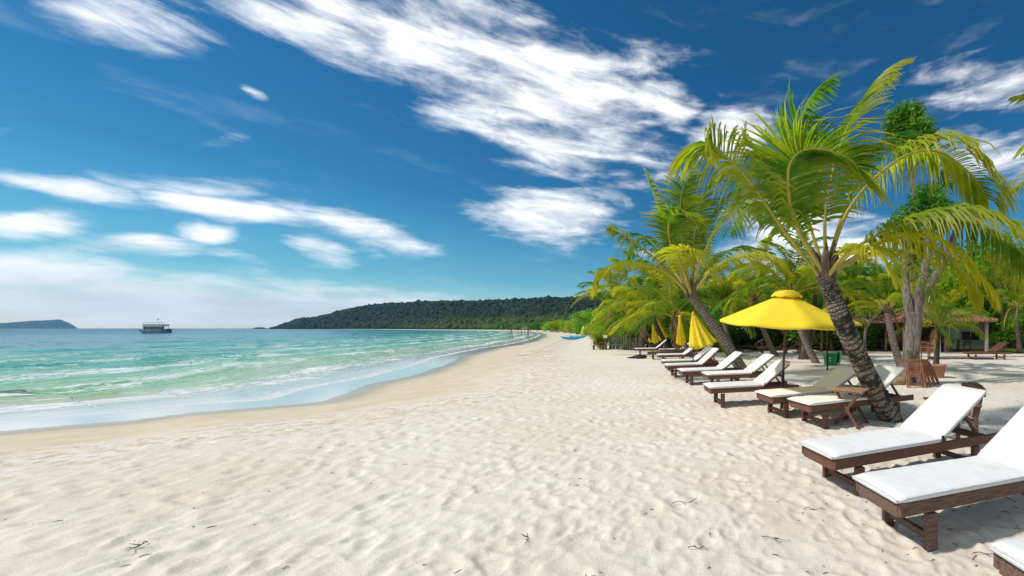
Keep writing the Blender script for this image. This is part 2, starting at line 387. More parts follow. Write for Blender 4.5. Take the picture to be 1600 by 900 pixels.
# ------------------------------------------------------------------ shoreline, beach and sea
SEA = -.30
_sp = [(0, 674), (100, 664), (200, 655), (300, 641), (400, 633), (480, 627), (545, 607), (640, 584), (700, 565), (760, 549), (815, 537), (848, 528), (853, 523.2)]
shore = [(-1500, -900), (-300, -120), (-70, -32), (-26, -6), (-17, 2), (-14, 5.2)] + [tuple(px(a, b, SEA))[:2] for a, b in _sp] + \
        [(-78, 158), (-110, 210), (-180, 300), (-290, 400), (-540, 610), (-780, 760), (-1040, 900)]
SH = np.array(shore, float)
LAND = np.array(shore + [(-1200, 1050), (-1300, 1500), (-1500, 3500), (4500, 4500), (4500, -1500), (-1500, -1500)], float)
SEG = np.concatenate([[0], np.cumsum(np.linalg.norm(np.diff(SH, axis=0), axis=1))])
def shore_su(x, y):
    "signed distance inland (positive on land) and distance along the shore"
    best = np.full(x.shape, 1e18); u = np.zeros(x.shape)
    for k in range(len(SH) - 1):
        a = SH[k]; d = SH[k + 1] - a; l2 = d @ d
        t = np.clip(((x - a[0]) * d[0] + (y - a[1]) * d[1]) / l2, 0, 1)
        q = (x - a[0] - t * d[0]) ** 2 + (y - a[1] - t * d[1]) ** 2
        m = q < best; best = np.where(m, q, best); u = np.where(m, SEG[k] + t * math.sqrt(l2), u)
    ins = np.zeros(x.shape, bool); n = len(LAND)
    for k in range(n):
        x0, y0 = LAND[k]; x1, y1 = LAND[(k + 1) % n]
        if y0 == y1: continue
        c = ((y0 > y) != (y1 > y)) & (x < (x1 - x0) * (y - y0) / (y1 - y0) + x0); ins ^= c
    return np.where(ins, 1, -1) * np.sqrt(best), u

# footprints and wind ripples near the camera: a height map in metres
rng = np.random.default_rng(4)
GX0, GY0, CELL = -17.0, .6, .02
GW, GH = int(34 / CELL), int(24 / CELL)
gx = GX0 + np.arange(GW) * CELL; gy = GY0 + np.arange(GH) * CELL
HX, HYY = np.meshgrid(gx, gy)
HM = np.zeros((GH, GW), np.float32)
for k in range(24000):
    cx_, cy_ = rng.uniform(GX0 + .5, -GX0 - .5), GY0 + .5 + (rng.random() ** 1.5) * 22.5
    rl, rw, th, dp = rng.uniform(.07, .17), rng.uniform(.05, .085), rng.normal(1.9, .9), rng.uniform(.010, .030)
    rr = int(.34 / CELL); i0 = int((cy_ - GY0) / CELL); j0 = int((cx_ - GX0) / CELL)
    a0, a1, b0, b1 = max(i0 - rr, 0), min(i0 + rr, GH), max(j0 - rr, 0), min(j0 + rr, GW)
    X = HX[a0:a1, b0:b1] - cx_; Yv = HYY[a0:a1, b0:b1] - cy_
    c, s_ = math.cos(th), math.sin(th)
    q = np.sqrt(((X * c + Yv * s_) / rl) ** 2 + ((-X * s_ + Yv * c) / rw) ** 2)
    HM[a0:a1, b0:b1] += dp * (-np.exp(-(q ** 3.0)) + .55 * np.exp(-((q - 1.25) / .32) ** 2))
HM = np.clip(HM, -.05, .05) * .42
def print_at(cx_, cy_, th, dp):
    rr = int(.30 / CELL); i0 = int((cy_ - GY0) / CELL); j0 = int((cx_ - GX0) / CELL)
    a0, a1, b0, b1 = max(i0 - rr, 0), min(i0 + rr, GH), max(j0 - rr, 0), min(j0 + rr, GW)
    if a1 <= a0 or b1 <= b0: return
    X = HX[a0:a1, b0:b1] - cx_; Yv = HYY[a0:a1, b0:b1] - cy_; c, s_ = math.cos(th), math.sin(th); l = X * c + Yv * s_; w = -X * s_ + Yv * c
    q = np.minimum(np.sqrt(((l - .05) / .10) ** 2 + (w / .058) ** 2), np.sqrt(((l + .09) / .06) ** 2 + (w / .045) ** 2))
    HM[a0:a1, b0:b1] += (dp * (-np.exp(-(q ** 4.0)) + .5 * np.exp(-((q - 1.35) / .3) ** 2))).astype(np.float32)
for k in range(34):
    tx, ty, th = rng.uniform(-13, 7), rng.uniform(1.5, 12), rng.choice([1.75, -1.4]) + rng.normal(0, .35)
    for j in range(26):
        tx += math.cos(th) * .62; ty += math.sin(th) * .62; th += rng.normal(0, .06); sd_ = .10 if j % 2 else -.10
        print_at(tx - math.sin(th) * sd_, ty + math.cos(th) * sd_, th + rng.normal(0, .12), rng.uniform(.010, .022))
wx = fbm(HX * 1.3, HYY * 1.3, 3, 5) * 1.5
HM += (.013 * (fbm(HX * 1.7 + wx, HYY * 3.0 + wx, 4, 9) - .5) + .009 * (fbm(HX * 9, HYY * 9, 3, 3) - .5)).astype(np.float32)
def hmap(x, y):
    fx = (x - GX0) / CELL; fy = (y - GY0) / CELL
    ok = (fx > 1) & (fx < GW - 2) & (fy > 1) & (fy < GH - 2)
    fx = np.clip(fx, 1, GW - 3); fy = np.clip(fy, 1, GH - 3)
    i = fx.astype(int); j = fy.astype(int); u = fx - i; v = fy - j
    h = (HM[j, i] * (1 - u) + HM[j, i + 1] * u) * (1 - v) + (HM[j + 1, i] * (1 - u) + HM[j + 1, i + 1] * u) * v
    e = np.minimum(np.minimum(fx, GW - fx), np.minimum(fy, GH - fy)) * CELL
    return np.where(ok, h * sstep(0, 2, e), 0)
def ground(x, y, detail=True):
    x = np.asarray(x, float); y = np.asarray(y, float)
    s, u = shore_su(x, y)
    s = s + (fbm(u * .22, np.zeros_like(u) + 3, 3, 2) - .5) * 1.6 * np.exp(-np.abs(s) / 4)
    z = np.where(s > 0, SEA + .30 * sstep(0, 6.5, s) + .02 * np.minimum(s, 1), SEA - .02 - .06 * np.clip(-s, 0, 60))
    if detail:
        w = sstep(3.0, 5.6, s + (fbm(x * .9, y * .9, 3, 12) - .5) * 3.0)
        z = z + hmap(x, y) * w * .86 - .0 + (fbm(x * .35, y * .35, 3, 7) - .5) * .045 * sstep(4, 9, s)
        z = z + (fbm(x * 2.2, y * 2.2, 3, 8) - .5) * .012 * sstep(.3, 2, s) * (1 - w)
    return z, s, u
def gz(x, y): return float(ground(np.array([x]), np.array([y]), False)[0][0])

def polar(rings, angs, fn, name, mat_, kind):
    A, Rr = np.meshgrid(angs, rings); X = np.sin(A) * Rr; Y = np.cos(A) * Rr
    Z, s, u = fn(X.ravel(), Y.ravel()); n = len(angs); k = len(rings)
    V = np.stack([X.ravel(), Y.ravel(), Z], 1)
    I, J = np.meshgrid(np.arange(k - 1), np.arange(n), indexing='ij'); J2 = (J + 1) % n
    Fq = np.stack([I * n + J, (I + 1) * n + J, (I + 1) * n + J2, I * n + J2], -1).reshape(-1, 4)[:, ::-1]
    V = np.concatenate([V, [[0, 0, float(np.mean(Z[:n]))]]])
    s = np.append(s, s[0]); u = np.append(u, u[0])
    tri = np.array([(len(V) - 1, (j + 1) % n, j) for j in range(n)])
    me = bpy.data.meshes.new(name)
    me.vertices.add(len(V)); me.vertices.foreach_set('co', V.astype(np.float32).ravel())
    nl = Fq.size + tri.size; me.loops.add(nl)
    me.loops.foreach_set('vertex_index', np.concatenate([Fq.ravel(), tri.ravel()]).astype(np.int32))
    me.polygons.add(len(Fq) + len(tri))
    st = np.concatenate([np.arange(len(Fq)) * 4, Fq.size + np.arange(len(tri)) * 3]).astype(np.int32)
    me.polygons.foreach_set('loop_start', st)
    me.polygons.foreach_set('use_smooth', np.ones(len(st), bool))
    for nm, d in (('s', s), ('u', u)):
        at = me.attributes.new(nm, 'FLOAT', 'POINT'); at.data.foreach_set('value', d.astype(np.float32))
    me.materials.append(mat_); me.update(calc_edges=True); me.validate()
    return tag(link(name, me), kind=kind)

def sandmat():
    m = bpy.data.materials.new('sand'); m.use_nodes = True; t = m.node_tree; b = t.nodes['Principled BSDF']
    S = N(t, 'ShaderNodeAttribute', attribute_name='s').outputs['Fac']
    g = N(t, 'ShaderNodeNewGeometry').outputs['Position']
    def nz(scale, det=5, rough=.6, sc=(1, 1, 1), dist=0):
        mp = N(t, 'ShaderNodeMapping'); L(t, g, mp.inputs[0]); mp.inputs[3].default_value = sc
        n = N(t, 'ShaderNodeTexNoise'); L(t, mp.outputs[0], n.inputs['Vector']); n.inputs['Scale'].default_value = scale
        n.inputs['Detail'].default_value = det; n.inputs['Roughness'].default_value = rough; n.inputs['Distortion'].default_value = dist
        return n.outputs[0]
    big, mid, fine = nz(.45), nz(2.2, 6), nz(60, 4, .7)
    dry = mixc(t, smooth(t, mid, .35, .68), (.77, .71, .605), (.81, .76, .675))
    dry = mixc(t, smooth(t, big, .42, .66, 0, .55), dry, (.70, .61, .46))
    dry = mixc(t, smooth(t, fine, .3, .7, 0, .25), dry, (.54, .47, .37))
    # litter flecks, denser on the right under the palms
    sp = N(t, 'ShaderNodeSeparateXYZ'); L(t, g, sp.inputs[0])
    side = smooth(t, mth(t, 'ADD', sp.outputs[0], mth(t, 'MULTIPLY', big, 3)), -1.5, 3.5)
    fleck = smooth(t, mth(t, 'ADD', nz(34, 3, .6, (1, 1.8, 1), .6), mth(t, 'MULTIPLY', side, .035)), .715, .745)
    dry = mixc(t, mth(t, 'MULTIPLY', fleck, .75), dry, (.10, .08, .06))
    dry = mixc(t, mth(t, 'MULTIPLY', side, .22), dry, (.52, .45, .40))
    sb = mth(t, 'ADD', S, mth(t, 'MULTIPLY', mth(t, 'ADD', mid, -.5), 2.4))
    damp = mixc(t, smooth(t, mid, .3, .7), (.60, .51, .36), (.68, .59, .44))
    berm = mth(t, 'MULTIPLY', smooth(t, sb, 3.2, 4.3), smooth(t, sb, 6.8, 5.0))
    c = mixc(t, smooth(t, sb, 2.6, 4.6), damp, dry)
    c = mixc(t, mth(t, 'MULTIPLY', berm, smooth(t, nz(4.5, 7, .78, dist=.6), .47, .60, 0, .75)), c, (.50, .37, .21))
    wet = smooth(t, mth(t, 'ADD', S, mth(t, 'MULTIPLY', mth(t, 'ADD', big, -.5), 1.2)), 1.4, .2)
    c = mixc(t, mth(t, 'MULTIPLY', wet, .8), c, (.42, .34, .22))
    wr = smooth(t, mth(t, 'ADD', S, mth(t, 'MULTIPLY', mth(t, 'ADD', nz(.25, 6, .65, (1, 1.2, 1)), -.5), 9)), 3.3, 3.9)
    wrack = mth(t, 'MULTIPLY', mth(t, 'MULTIPLY', wr, smooth(t, S, 6.5, 4.5)), smooth(t, nz(1.4, 6, .75), .5, .6))
    sepy = smooth(t, sp.outputs[1], 14, 22)
    c = mixc(t, mth(t, 'MULTIPLY', mth(t, 'MULTIPLY', wrack, sepy), .7), c, (.20, .16, .11))
    L(t, c, b.inputs['Base Color'])
    rr = smooth(t, S, .1, 1.5, .16, .92); L(t, rr, b.inputs['Roughness'])
    b.inputs['Specular IOR Level'].default_value = .3
    bp = N(t, 'ShaderNodeBump'); bp.inputs['Distance'].default_value = .03
    L(t, smooth(t, S, 2, 5, .03, .42), bp.inputs['Strength'])
    vo = nz(3.1, 5, .65, (1, 1.25, 1), .4)
    L(t, mth(t, 'ADD', mth(t, 'MULTIPLY', vo, 1.6), mth(t, 'MULTIPLY', nz(22, 6, .75), .95)), bp.inputs['Height'])
    L(t, bp.outputs[0], b.inputs['Normal'])
    return m
angs = np.concatenate([np.arange(-72, 42, .23), np.arange(42, 288, 3.0)]); angs = np.radians(angs)
rg = [1.2]
while rg[-1] < 5500:
    r_ = rg[-1]; rg.append(r_ * (1.0062 if r_ < 28 else 1.02 if r_ < 300 else 1.06))
beach = polar(np.array(rg), angs, lambda x, y: ground(x, y), 'beach', sandmat(), 'structure')

def seamat():
    m = bpy.data.materials.new('sea_water'); m.use_nodes = True; t = m.node_tree; b = t.nodes['Principled BSDF']
    S = mth(t, 'MULTIPLY', N(t, 'ShaderNodeAttribute', attribute_name='s').outputs['Fac'], -1)
    U = N(t, 'ShaderNodeAttribute', attribute_name='u').outputs['Fac']
    g = N(t, 'ShaderNodeNewGeometry').outputs['Position']
    cb = N(t, 'ShaderNodeCombineXYZ'); L(t, U, cb.inputs[0]); L(t, S, cb.inputs[1])
    def nz(scale, det=5, rough=.6, sc=(1, 1, 1), vec=None, dist=0):
        mp = N(t, 'ShaderNodeMapping'); L(t, vec if vec else g, mp.inputs[0]); mp.inputs[3].default_value = sc
        n = N(t, 'ShaderNodeTexNoise'); L(t, mp.outputs[0], n.inputs['Vector']); n.inputs['Scale'].default_value = scale
        n.inputs['Detail'].default_value = det; n.inputs['Roughness'].default_value = rough; n.inputs['Distortion'].default_value = dist
        return n.outputs[0]
    V = cb.outputs[0]
    n_big = nz(.06, 5, .6, (.35, 1, 1), V); n_mid = nz(.35, 6, .65, (.25, 1, 1), V, .5)
    depth = mth(t, 'MULTIPLY', S, mth(t, 'ADD', mth(t, 'MULTIPLY', n_mid, 2.2), -.1))
    lg = mth(t, 'LOGARITHM', mth(t, 'MAXIMUM', mth(t, 'ADD', depth, 1), .2), 10)
    cr = N(t, 'ShaderNodeValToRGB'); L(t, mth(t, 'DIVIDE', lg, 3.2), cr.inputs[0])
    e = cr.color_ramp.elements
    e[0].position = 0; e[0].color = (.74, .72, .64, 1); e[1].position = 1; e[1].color = (.006, .045, .09, 1)
    for p_, c_ in ((.13, (.72, .70, .60, 1)), (.18, (.56, .56, .42, 1)), (.24, (.40, .52, .26, 1)), (.30, (.20, .50, .20, 1)), (.38, (.06, .42, .24, 1)), (.47, (.018, .33, .28, 1)),
                   (.58, (.006, .24, .30, 1)), (.70, (.004, .16, .25, 1)), (.84, (.005, .08, .14, 1))):
        k = e.new(p_); k.color = c_
    c = cr.outputs[0]
    # foam
    patch = nz(.42, 8, .74, (.34, 1.0, 1), V, 1.4)
    lace = nz(2.6, 6, .75, (.6, 1.3, 1), V, 1.6)
    bandn = mth(t, 'ADD', S, mth(t, 'MULTIPLY', nz(.16, 4, .6, (1, .4, 1), V), 6.0))
    fr = mth(t, 'FRACT', mth(t, 'DIVIDE', bandn, 4.3))
    band = mth(t, 'MULTIPLY', smooth(t, fr, .30, .48), smooth(t, fr, .98, .62))
    zone = mth(t, 'MULTIPLY', smooth(t, S, 1.6, 3.2), smooth(t, S, 40, 12))
    ff = mth(t, 'ADD', mth(t, 'ADD', mth(t, 'MULTIPLY', band, .15), patch), mth(t, 'MULTIPLY', mth(t, 'ADD', lace, -.5), 1.25))
    foam = mth(t, 'MULTIPLY', smooth(t, ff, .60, .74), zone)
    thin = mth(t, 'MULTIPLY', mth(t, 'MULTIPLY', smooth(t, lace, .50, .66), smooth(t, S, .9, 1.9)), smooth(t, S, 18, 6, 0, .65))
    edge = mth(t, 'MULTIPLY', mth(t, 'MULTIPLY', smooth(t, S, 1.15, 1.3), smooth(t, S, 1.9, 1.4)), smooth(t, lace, .35, .6, 0, .8))
    foam = mth(t, 'MAXIMUM', mth(t, 'MAXIMUM', foam, thin), edge)
    caps = mth(t, 'MULTIPLY', smooth(t, nz(.11, 7, .75, (.35, 1.0, 1), V, .5), .66, .72), mth(t, 'MULTIPLY', smooth(t, S, 25, 60), smooth(t, S, 700, 200)))
    foam = mth(t, 'MAXIMUM', foam, mth(t, 'MULTIPLY', caps, .6))
    c = mixc(t, foam, c, (.78, .80, .80))
    L(t, c, b.inputs['Base Color'])
    L(t, mth(t, 'ADD', mth(t, 'MULTIPLY', foam, .6), smooth(t, S, 1.0, 200, .07, .22)), b.inputs['Roughness'])
    b.inputs['IOR'].default_value = 1.33; L(t, smooth(t, S, 1.8, 5.0, 1.0, .32), b.inputs['Specular IOR Level'])
    w1 = nz(1.6, 6, .62, (1, 1, 1), dist=.3); w2 = nz(.22, 7, .68, (.55, 1.0, 1), V, .4)
    bp = N(t, 'ShaderNodeBump'); bp.inputs['Distance'].default_value = 1.0
    w3 = nz(.9, 5, .7, (.35, 1.0, 1), V, .6)
    L(t, mth(t, 'ADD', mth(t, 'ADD', mth(t, 'MULTIPLY', w1, .10), mth(t, 'MULTIPLY', w3, .30)), mth(t, 'MULTIPLY', w2, smooth(t, S, 6, 60, .1, 1.0))), bp.inputs['Height'])
    L(t, smooth(t, S, 1.3, 8, .0, 1.0), bp.inputs['Strength'])
    L(t, bp.outputs[0], b.inputs['Normal'])
    return m
def seaf(x, y):
    s, u = shore_su(x, y)
    s = s + (fbm(u * .22, np.zeros_like(u) + 3, 3, 2) - .5) * 1.6 * np.exp(-np.abs(s) / 4)
    d = -s
    ph = (d + fbm(u * .10, d * .12, 3, 21) * 7.0) / 4.3
    cr = np.abs(np.sin(np.pi * ph)) ** .7
    amp = .16 * sstep(2.0, 8, d) * (1 - .6 * sstep(30, 90, d)) * sstep(.35, .65, fbm(u * .12, d * .2, 3, 33) + .05)
    z = SEA + amp * (1 - cr) + .05 * sstep(4, 12, d) * (fbm(x * .8, y * .8, 4, 40) - .5) * 2
    z = z + .25 * sstep(30, 120, d) * (fbm(u * .06, d * .16, 4, 44) - .5)
    r = np.hypot(x, y); z = z * 1.0 - np.where(r > 6000, .0, 0)
    return np.where(s > .6, SEA - .2 * sstep(.6, 3, s), z), s, u
angs2 = np.radians(np.concatenate([np.arange(-80, 2, .2), np.arange(2, 280, 4.0)]))
rg = [5.5]
while rg[-1] < 7300:
    r_ = rg[-1]; rg.append(r_ * (1.008 if r_ < 60 else 1.012 if r_ < 350 else 1.06))
sea = polar(np.array(rg), angs2, seaf, 'sea', seamat(), 'structure')

# ------------------------------------------------------------------ hills, far forest, island
def forestmat():
    m = bpy.data.materials.new('forest'); m.use_nodes = True; t = m.node_tree; b = t.nodes['Principled BSDF']
    g = N(t, 'ShaderNodeNewGeometry').outputs['Position']
    n = N(t, 'ShaderNodeTexNoise'); L(t, g, n.inputs['Vector']); n.inputs['Scale'].default_value = .06; n.inputs['Detail'].default_value = 6; n.inputs['Roughness'].default_value = .7
    at = N(t, 'ShaderNodeAttribute', attribute_name='v')
    c = mixc(t, smooth(t, n.outputs[0], .4, .62), (.010, .024, .020), (.040, .062, .030))
    c = mixc(t, smooth(t, at.outputs['Fac'], 0, 1, 0, 1, 'LINEAR'), c, (.07, .115, .020))
    L(t, c, b.inputs['Base Color']); b.inputs['Roughness'].default_value = .9; b.inputs['Specular IOR Level'].default_value = .1
    return m
M['forest'] = forestmat()
ridge = np.array([(394, 0), (400, 2.2), (411, 2.6), (417, .1), (421, .2), (435, 3.5), (463, 12), (494, 15), (515, 20), (550, 29), (585, 34), (617, 36), (697, 37.5), (792, 39.5), (890, 42), (932, 44), (1000, 47), (1300, 60), (1700, 66)], float)
baseY = np.array([(415, 930), (430, 905), (520, 770), (600, 690), (700, 470), (760, 420), (830, 330), (900, 260), (1000, 220), (1300, 190), (1700, 180)], float)
def hill_pt(p, f):
    "terrain of the headland: bearing p (photograph column), f = 0 at the foot, 1 on the ridge, 2 behind"
    yb = np.interp(p, baseY[:, 0], baseY[:, 1]); yr = yb + 520
    Y = yb + (yr - yb) * f
    hz = np.interp(p, ridge[:, 0], ridge[:, 1]) / F * yr + 0
    h = np.where(f <= 1, hz * (.12 + .88 * sstep(0, 1, f) ** .8) * sstep(-.02, .05, f), hz * (1 - .9 * sstep(1, 2, f)))
    X = (p - CX) / F * Y
    h = h * (.94 + .12 * fbm(X * .004, Y * .004, 3, 60))
    return X, Y, h - .3
P_, F_ = np.meshgrid(np.linspace(390, 1700, 260), np.linspace(-.01, 2, 44))
X, Y, Z = hill_pt(P_.ravel(), F_.ravel()); n_ = 260
mb = MB(); mb.add(np.stack([X, Y, Z], 1), [(i * n_ + j, i * n_ + j + 1, (i + 1) * n_ + j + 1, (i + 1) * n_ + j) for i in range(43) for j in range(n_ - 1)])
tag(mb.build('hills', M['forest'], None, True), kind='structure')

def ico():
    import bmesh
    bm = bmesh.new(); bmesh.ops.create_icosphere(bm, subdivisions=1, radius=1)
    v = np.array([tuple(x.co) for x in bm.verts]); f = [tuple(q.index for q in p.verts) for p in bm.faces]; bm.free(); return v, f
IV, IF = ico()
rs = random.Random(8); rn = np.random.default_rng(11)
mb = MB()
for k in range(13500):
    p = rn.uniform(421, 1000) if k < 12300 else rn.uniform(1000, 1600); f = rn.random() ** 1.25 * 1.12
    if k % 4 == 0: f = rn.random() ** 2.2 * .5
    if k % 9 == 0: f = rn.uniform(.9, 1.06)
    X, Y, Z = hill_pt(np.array([p]), np.array([f]))
    low = float(np.clip(1 - f / .22, 0, 1)) * float(sstep(560, 760, np.array(p)))
    r = rn.uniform(2.0, 4.8) * (.55 + .5 * Y[0] / 900) * (1.3 if rn.random() < .1 else 1) * float(np.interp(p, [421, 470], [.35, 1]))
    v = IV * (1 + rn.uniform(-.28, .28, (len(IV), 1))) * np.array((r, r, r * rn.uniform(.7, 1.2)))
    mb.add(v + np.array((X[0], Y[0], Z[0] + r * .45)), IF, 0, np.full(len(IV), low * rn.uniform(.3, 1)))
tag(mb.build('forest', M['forest'], None, False), 'dark green forest covering the long headland beyond the bay', 'forest', kind='stuff')
# taller single trees on the ridge
# far island
def isl():
    mb = MB(); D = 6300.
    prof = [(-260, 0), (-160, 10), (-60, 7), (0, 8.5), (30, 10.5), (60, 12.5), (85, 13.6), (97, 13), (108, 8.5), (116, 4), (122, 0)]
    xs = np.linspace(-260, 122, 90); hs = np.interp(xs, [a for a, _ in prof], [b for _, b in prof]); vs = []
    fr = [-.5, -.35, -.15, .0, .2, .5]; hh = [-.05, .55, .9, 1, .8, 0]
    for a, h in zip(fr, hh):
        for x, z in zip(xs, hs):
            Yd = D + a * 300; vs.append(((x - CX) / F * Yd, Yd, SEA + (HC + z / F * D) * h * (.95 + .1 * vnoise(np.array([x * .15]), np.array([a * 3.]), 3)[0]) * (1 if z > 0 else 0)))
    n = len(xs); mb.add(vs, [(i * n + j, i * n + j + 1, (i + 1) * n + j + 1, (i + 1) * n + j) for i in range(5) for j in range(n - 1)])
    return mb
tag(isl().build('hills', M['forest'], None, True), kind='structure').name = 'island_hills'

# ------------------------------------------------------------------ haze
hz = MB(); hz.box((-500, 3200, 248), (17000, 9400, 508))
m = bpy.data.materials.new('haze'); m.use_nodes = True; t = m.node_tree
t.nodes.remove(t.nodes['Principled BSDF'])
pv = N(t, 'ShaderNodeVolumePrincipled'); pv.inputs['Color'].default_value = (.26, .62, 1, 1)
pv.inputs['Density'].default_value = .00008; pv.inputs['Anisotropy'].default_value = 0
L(t, pv.outputs[0], t.nodes['Material Output'].inputs['Volume'])
tag(hz.build('haze', m), 'thin blue air over the bay', 'haze', kind='stuff')

# ------------------------------------------------------------------ palms
def catmull(pts, n):
    P = [Vector(p) for p in pts]; P = [P[0] * 2 - P[1]] + P + [P[-1] * 2 - P[-2]]; out = []
    k = len(P) - 3
    for i in range(n):
        u = i / (n - 1) * k; j = min(int(u), k - 1); t_ = u - j; a, b, c, d = P[j:j + 4]
        out.append(.5 * ((2 * b) + (c - a) * t_ + (2 * a - 5 * b + 4 * c - d) * t_ ** 2 + (3 * b - a - 3 * c + d) * t_ ** 3))
    return np.array([tuple(p) for p in out])
def frond_mesh(name, pts, leaf, nleaf, mats, rnd, wind=(0, 0, 0), grav=.5, width=.034, start=.2, lift=.2, r0=.035, hide=0.0):
    mb = MB(); C = catmull(pts, 26); T = np.gradient(C, axis=0); T /= np.linalg.norm(T, axis=1)[:, None]
    tt = np.linspace(0, 1, 26); up = np.array((0, 0, 1.))
    mb.tube(C, r0 * (1 - .88 * tt ** .8), 6, 1)
    wind = np.array(wind, float)
    S0 = None
    for i in range(nleaf):
        t_ = start + (1 - start) * (i + rnd.uniform(-.3, .3)) / nleaf; t_ = min(max(t_, 0), .998)
        p = np.array([np.interp(t_, tt, C[:, k]) for k in range(3)]); tg = np.array([np.interp(t_, tt, T[:, k]) for k in range(3)])
        tg /= np.linalg.norm(tg)
        S = np.cross(tg, up)
        if np.linalg.norm(S) < .35:
            S = S0 if S0 is not None else np.cross(tg, np.array((0, -1., .3)))
        S /= np.linalg.norm(S)
        if S0 is not None and S @ S0 < 0: S = -S
        S0 = .6 * S0 + .4 * S if S0 is not None else S
        S = S0 / np.linalg.norm(S0); U = np.cross(S, tg)
        q = (t_ - start) / (1 - start)
        Ln = leaf * (.30 + .70 * math.sin(math.pi * min(1, .12 + .80 * q)) ** .7) * (1 if q < .8 else 1 - (q - .8) * 2.2)
        for sg in (-1, 1):
            if rnd.random() < hide: continue
            l = Ln * rnd.uniform(.82, 1.1)
            d = S * sg + tg * (.36 + .8 * q ** 3) + U * lift + np.array([rnd.uniform(-.10, .10) for _ in range(3)])
            d /= np.linalg.norm(d)
            pos = p.copy(); vs = []; av = []; w0 = width * rnd.uniform(.8, 1.15)
            prof = (.55, 1.0, .85, .5, .06)
            g_ = grav * rnd.uniform(.8, 1.25)
            for k in range(5):
                wd = tg - d * (tg @ d); wd /= np.linalg.norm(wd) + 1e-9
                nrm = np.cross(d, wd)
                ang = .5 * sg; wv = (wd * math.cos(ang) + nrm * math.sin(ang)) * w0 * prof[k] * .5
                vs += [pos - wv, pos + wv]; av += [k / 4, k / 4]
                pos = pos + d * l / 4
                d = d + np.array((0, 0, -1.)) * g_ * .30 * (1 + .5 * k) + wind * .22
                d /= np.linalg.norm(d)
            mb.add(vs, [(2 * k, 2 * k + 1, 2 * k + 3, 2 * k + 2) for k in range(4)], 0, av)
    return mb.mesh(name, mats)
def trunk_obj(parent, pts, r0, r1, material, rnd, flare=1.35, step=.03, n=14):
    Ls = sum((Vector(pts[i + 1]) - Vector(pts[i])).length for i in range(len(pts) - 1)); k = max(12, int(Ls / step))
    C = catmull(pts, k); tt = np.linspace(0, 1, k); dist = tt * Ls
    rad = r0 + (r1 - r0) * tt; rad = rad * (1 + (flare - 1) * np.exp(-dist / .22))
    rad = rad * (1 + .055 * (((dist / .072) + np.array([.25 * math.sin(d * 7) for d in dist])) % 1.0 - .5)) * np.array([1 + rnd.uniform(-.02, .02) for _ in range(k)])
    mb = MB(); mb.tube(C, rad, n, 0, a=dist, ell=np.array([[rnd.uniform(-.025, .025) for _ in range(n)] for _ in range(k)]))
    return mb.build('trunk', material, parent, True)
def sheath(parent, top, r, h, rnd, n=9):
    mb = MB()
    for i in range(n):
        a = i / n * 2 * math.pi + rnd.uniform(-.3, .3); d = Vector((math.cos(a), math.sin(a), 0))
        p0 = Vector(top) + d * r * .55 - Vector((0, 0, h * .25)); p1 = p0 + d * r * rnd.uniform(.3, .6) + Vector((0, 0, h * .5)); p2 = p1 + d * r * rnd.uniform(.2, .9) + Vector((0, 0, h * rnd.uniform(.2, .6)))
        mb.tube(catmull([p0, p1, p2], 7), [r * .5, r * .55, r * .5, r * .42, r * .33, r * .2, r * .06], 6)
    return mb.build('leaf_sheath', M['sheath'], parent, True)

WIND = (.9, .15, 0)
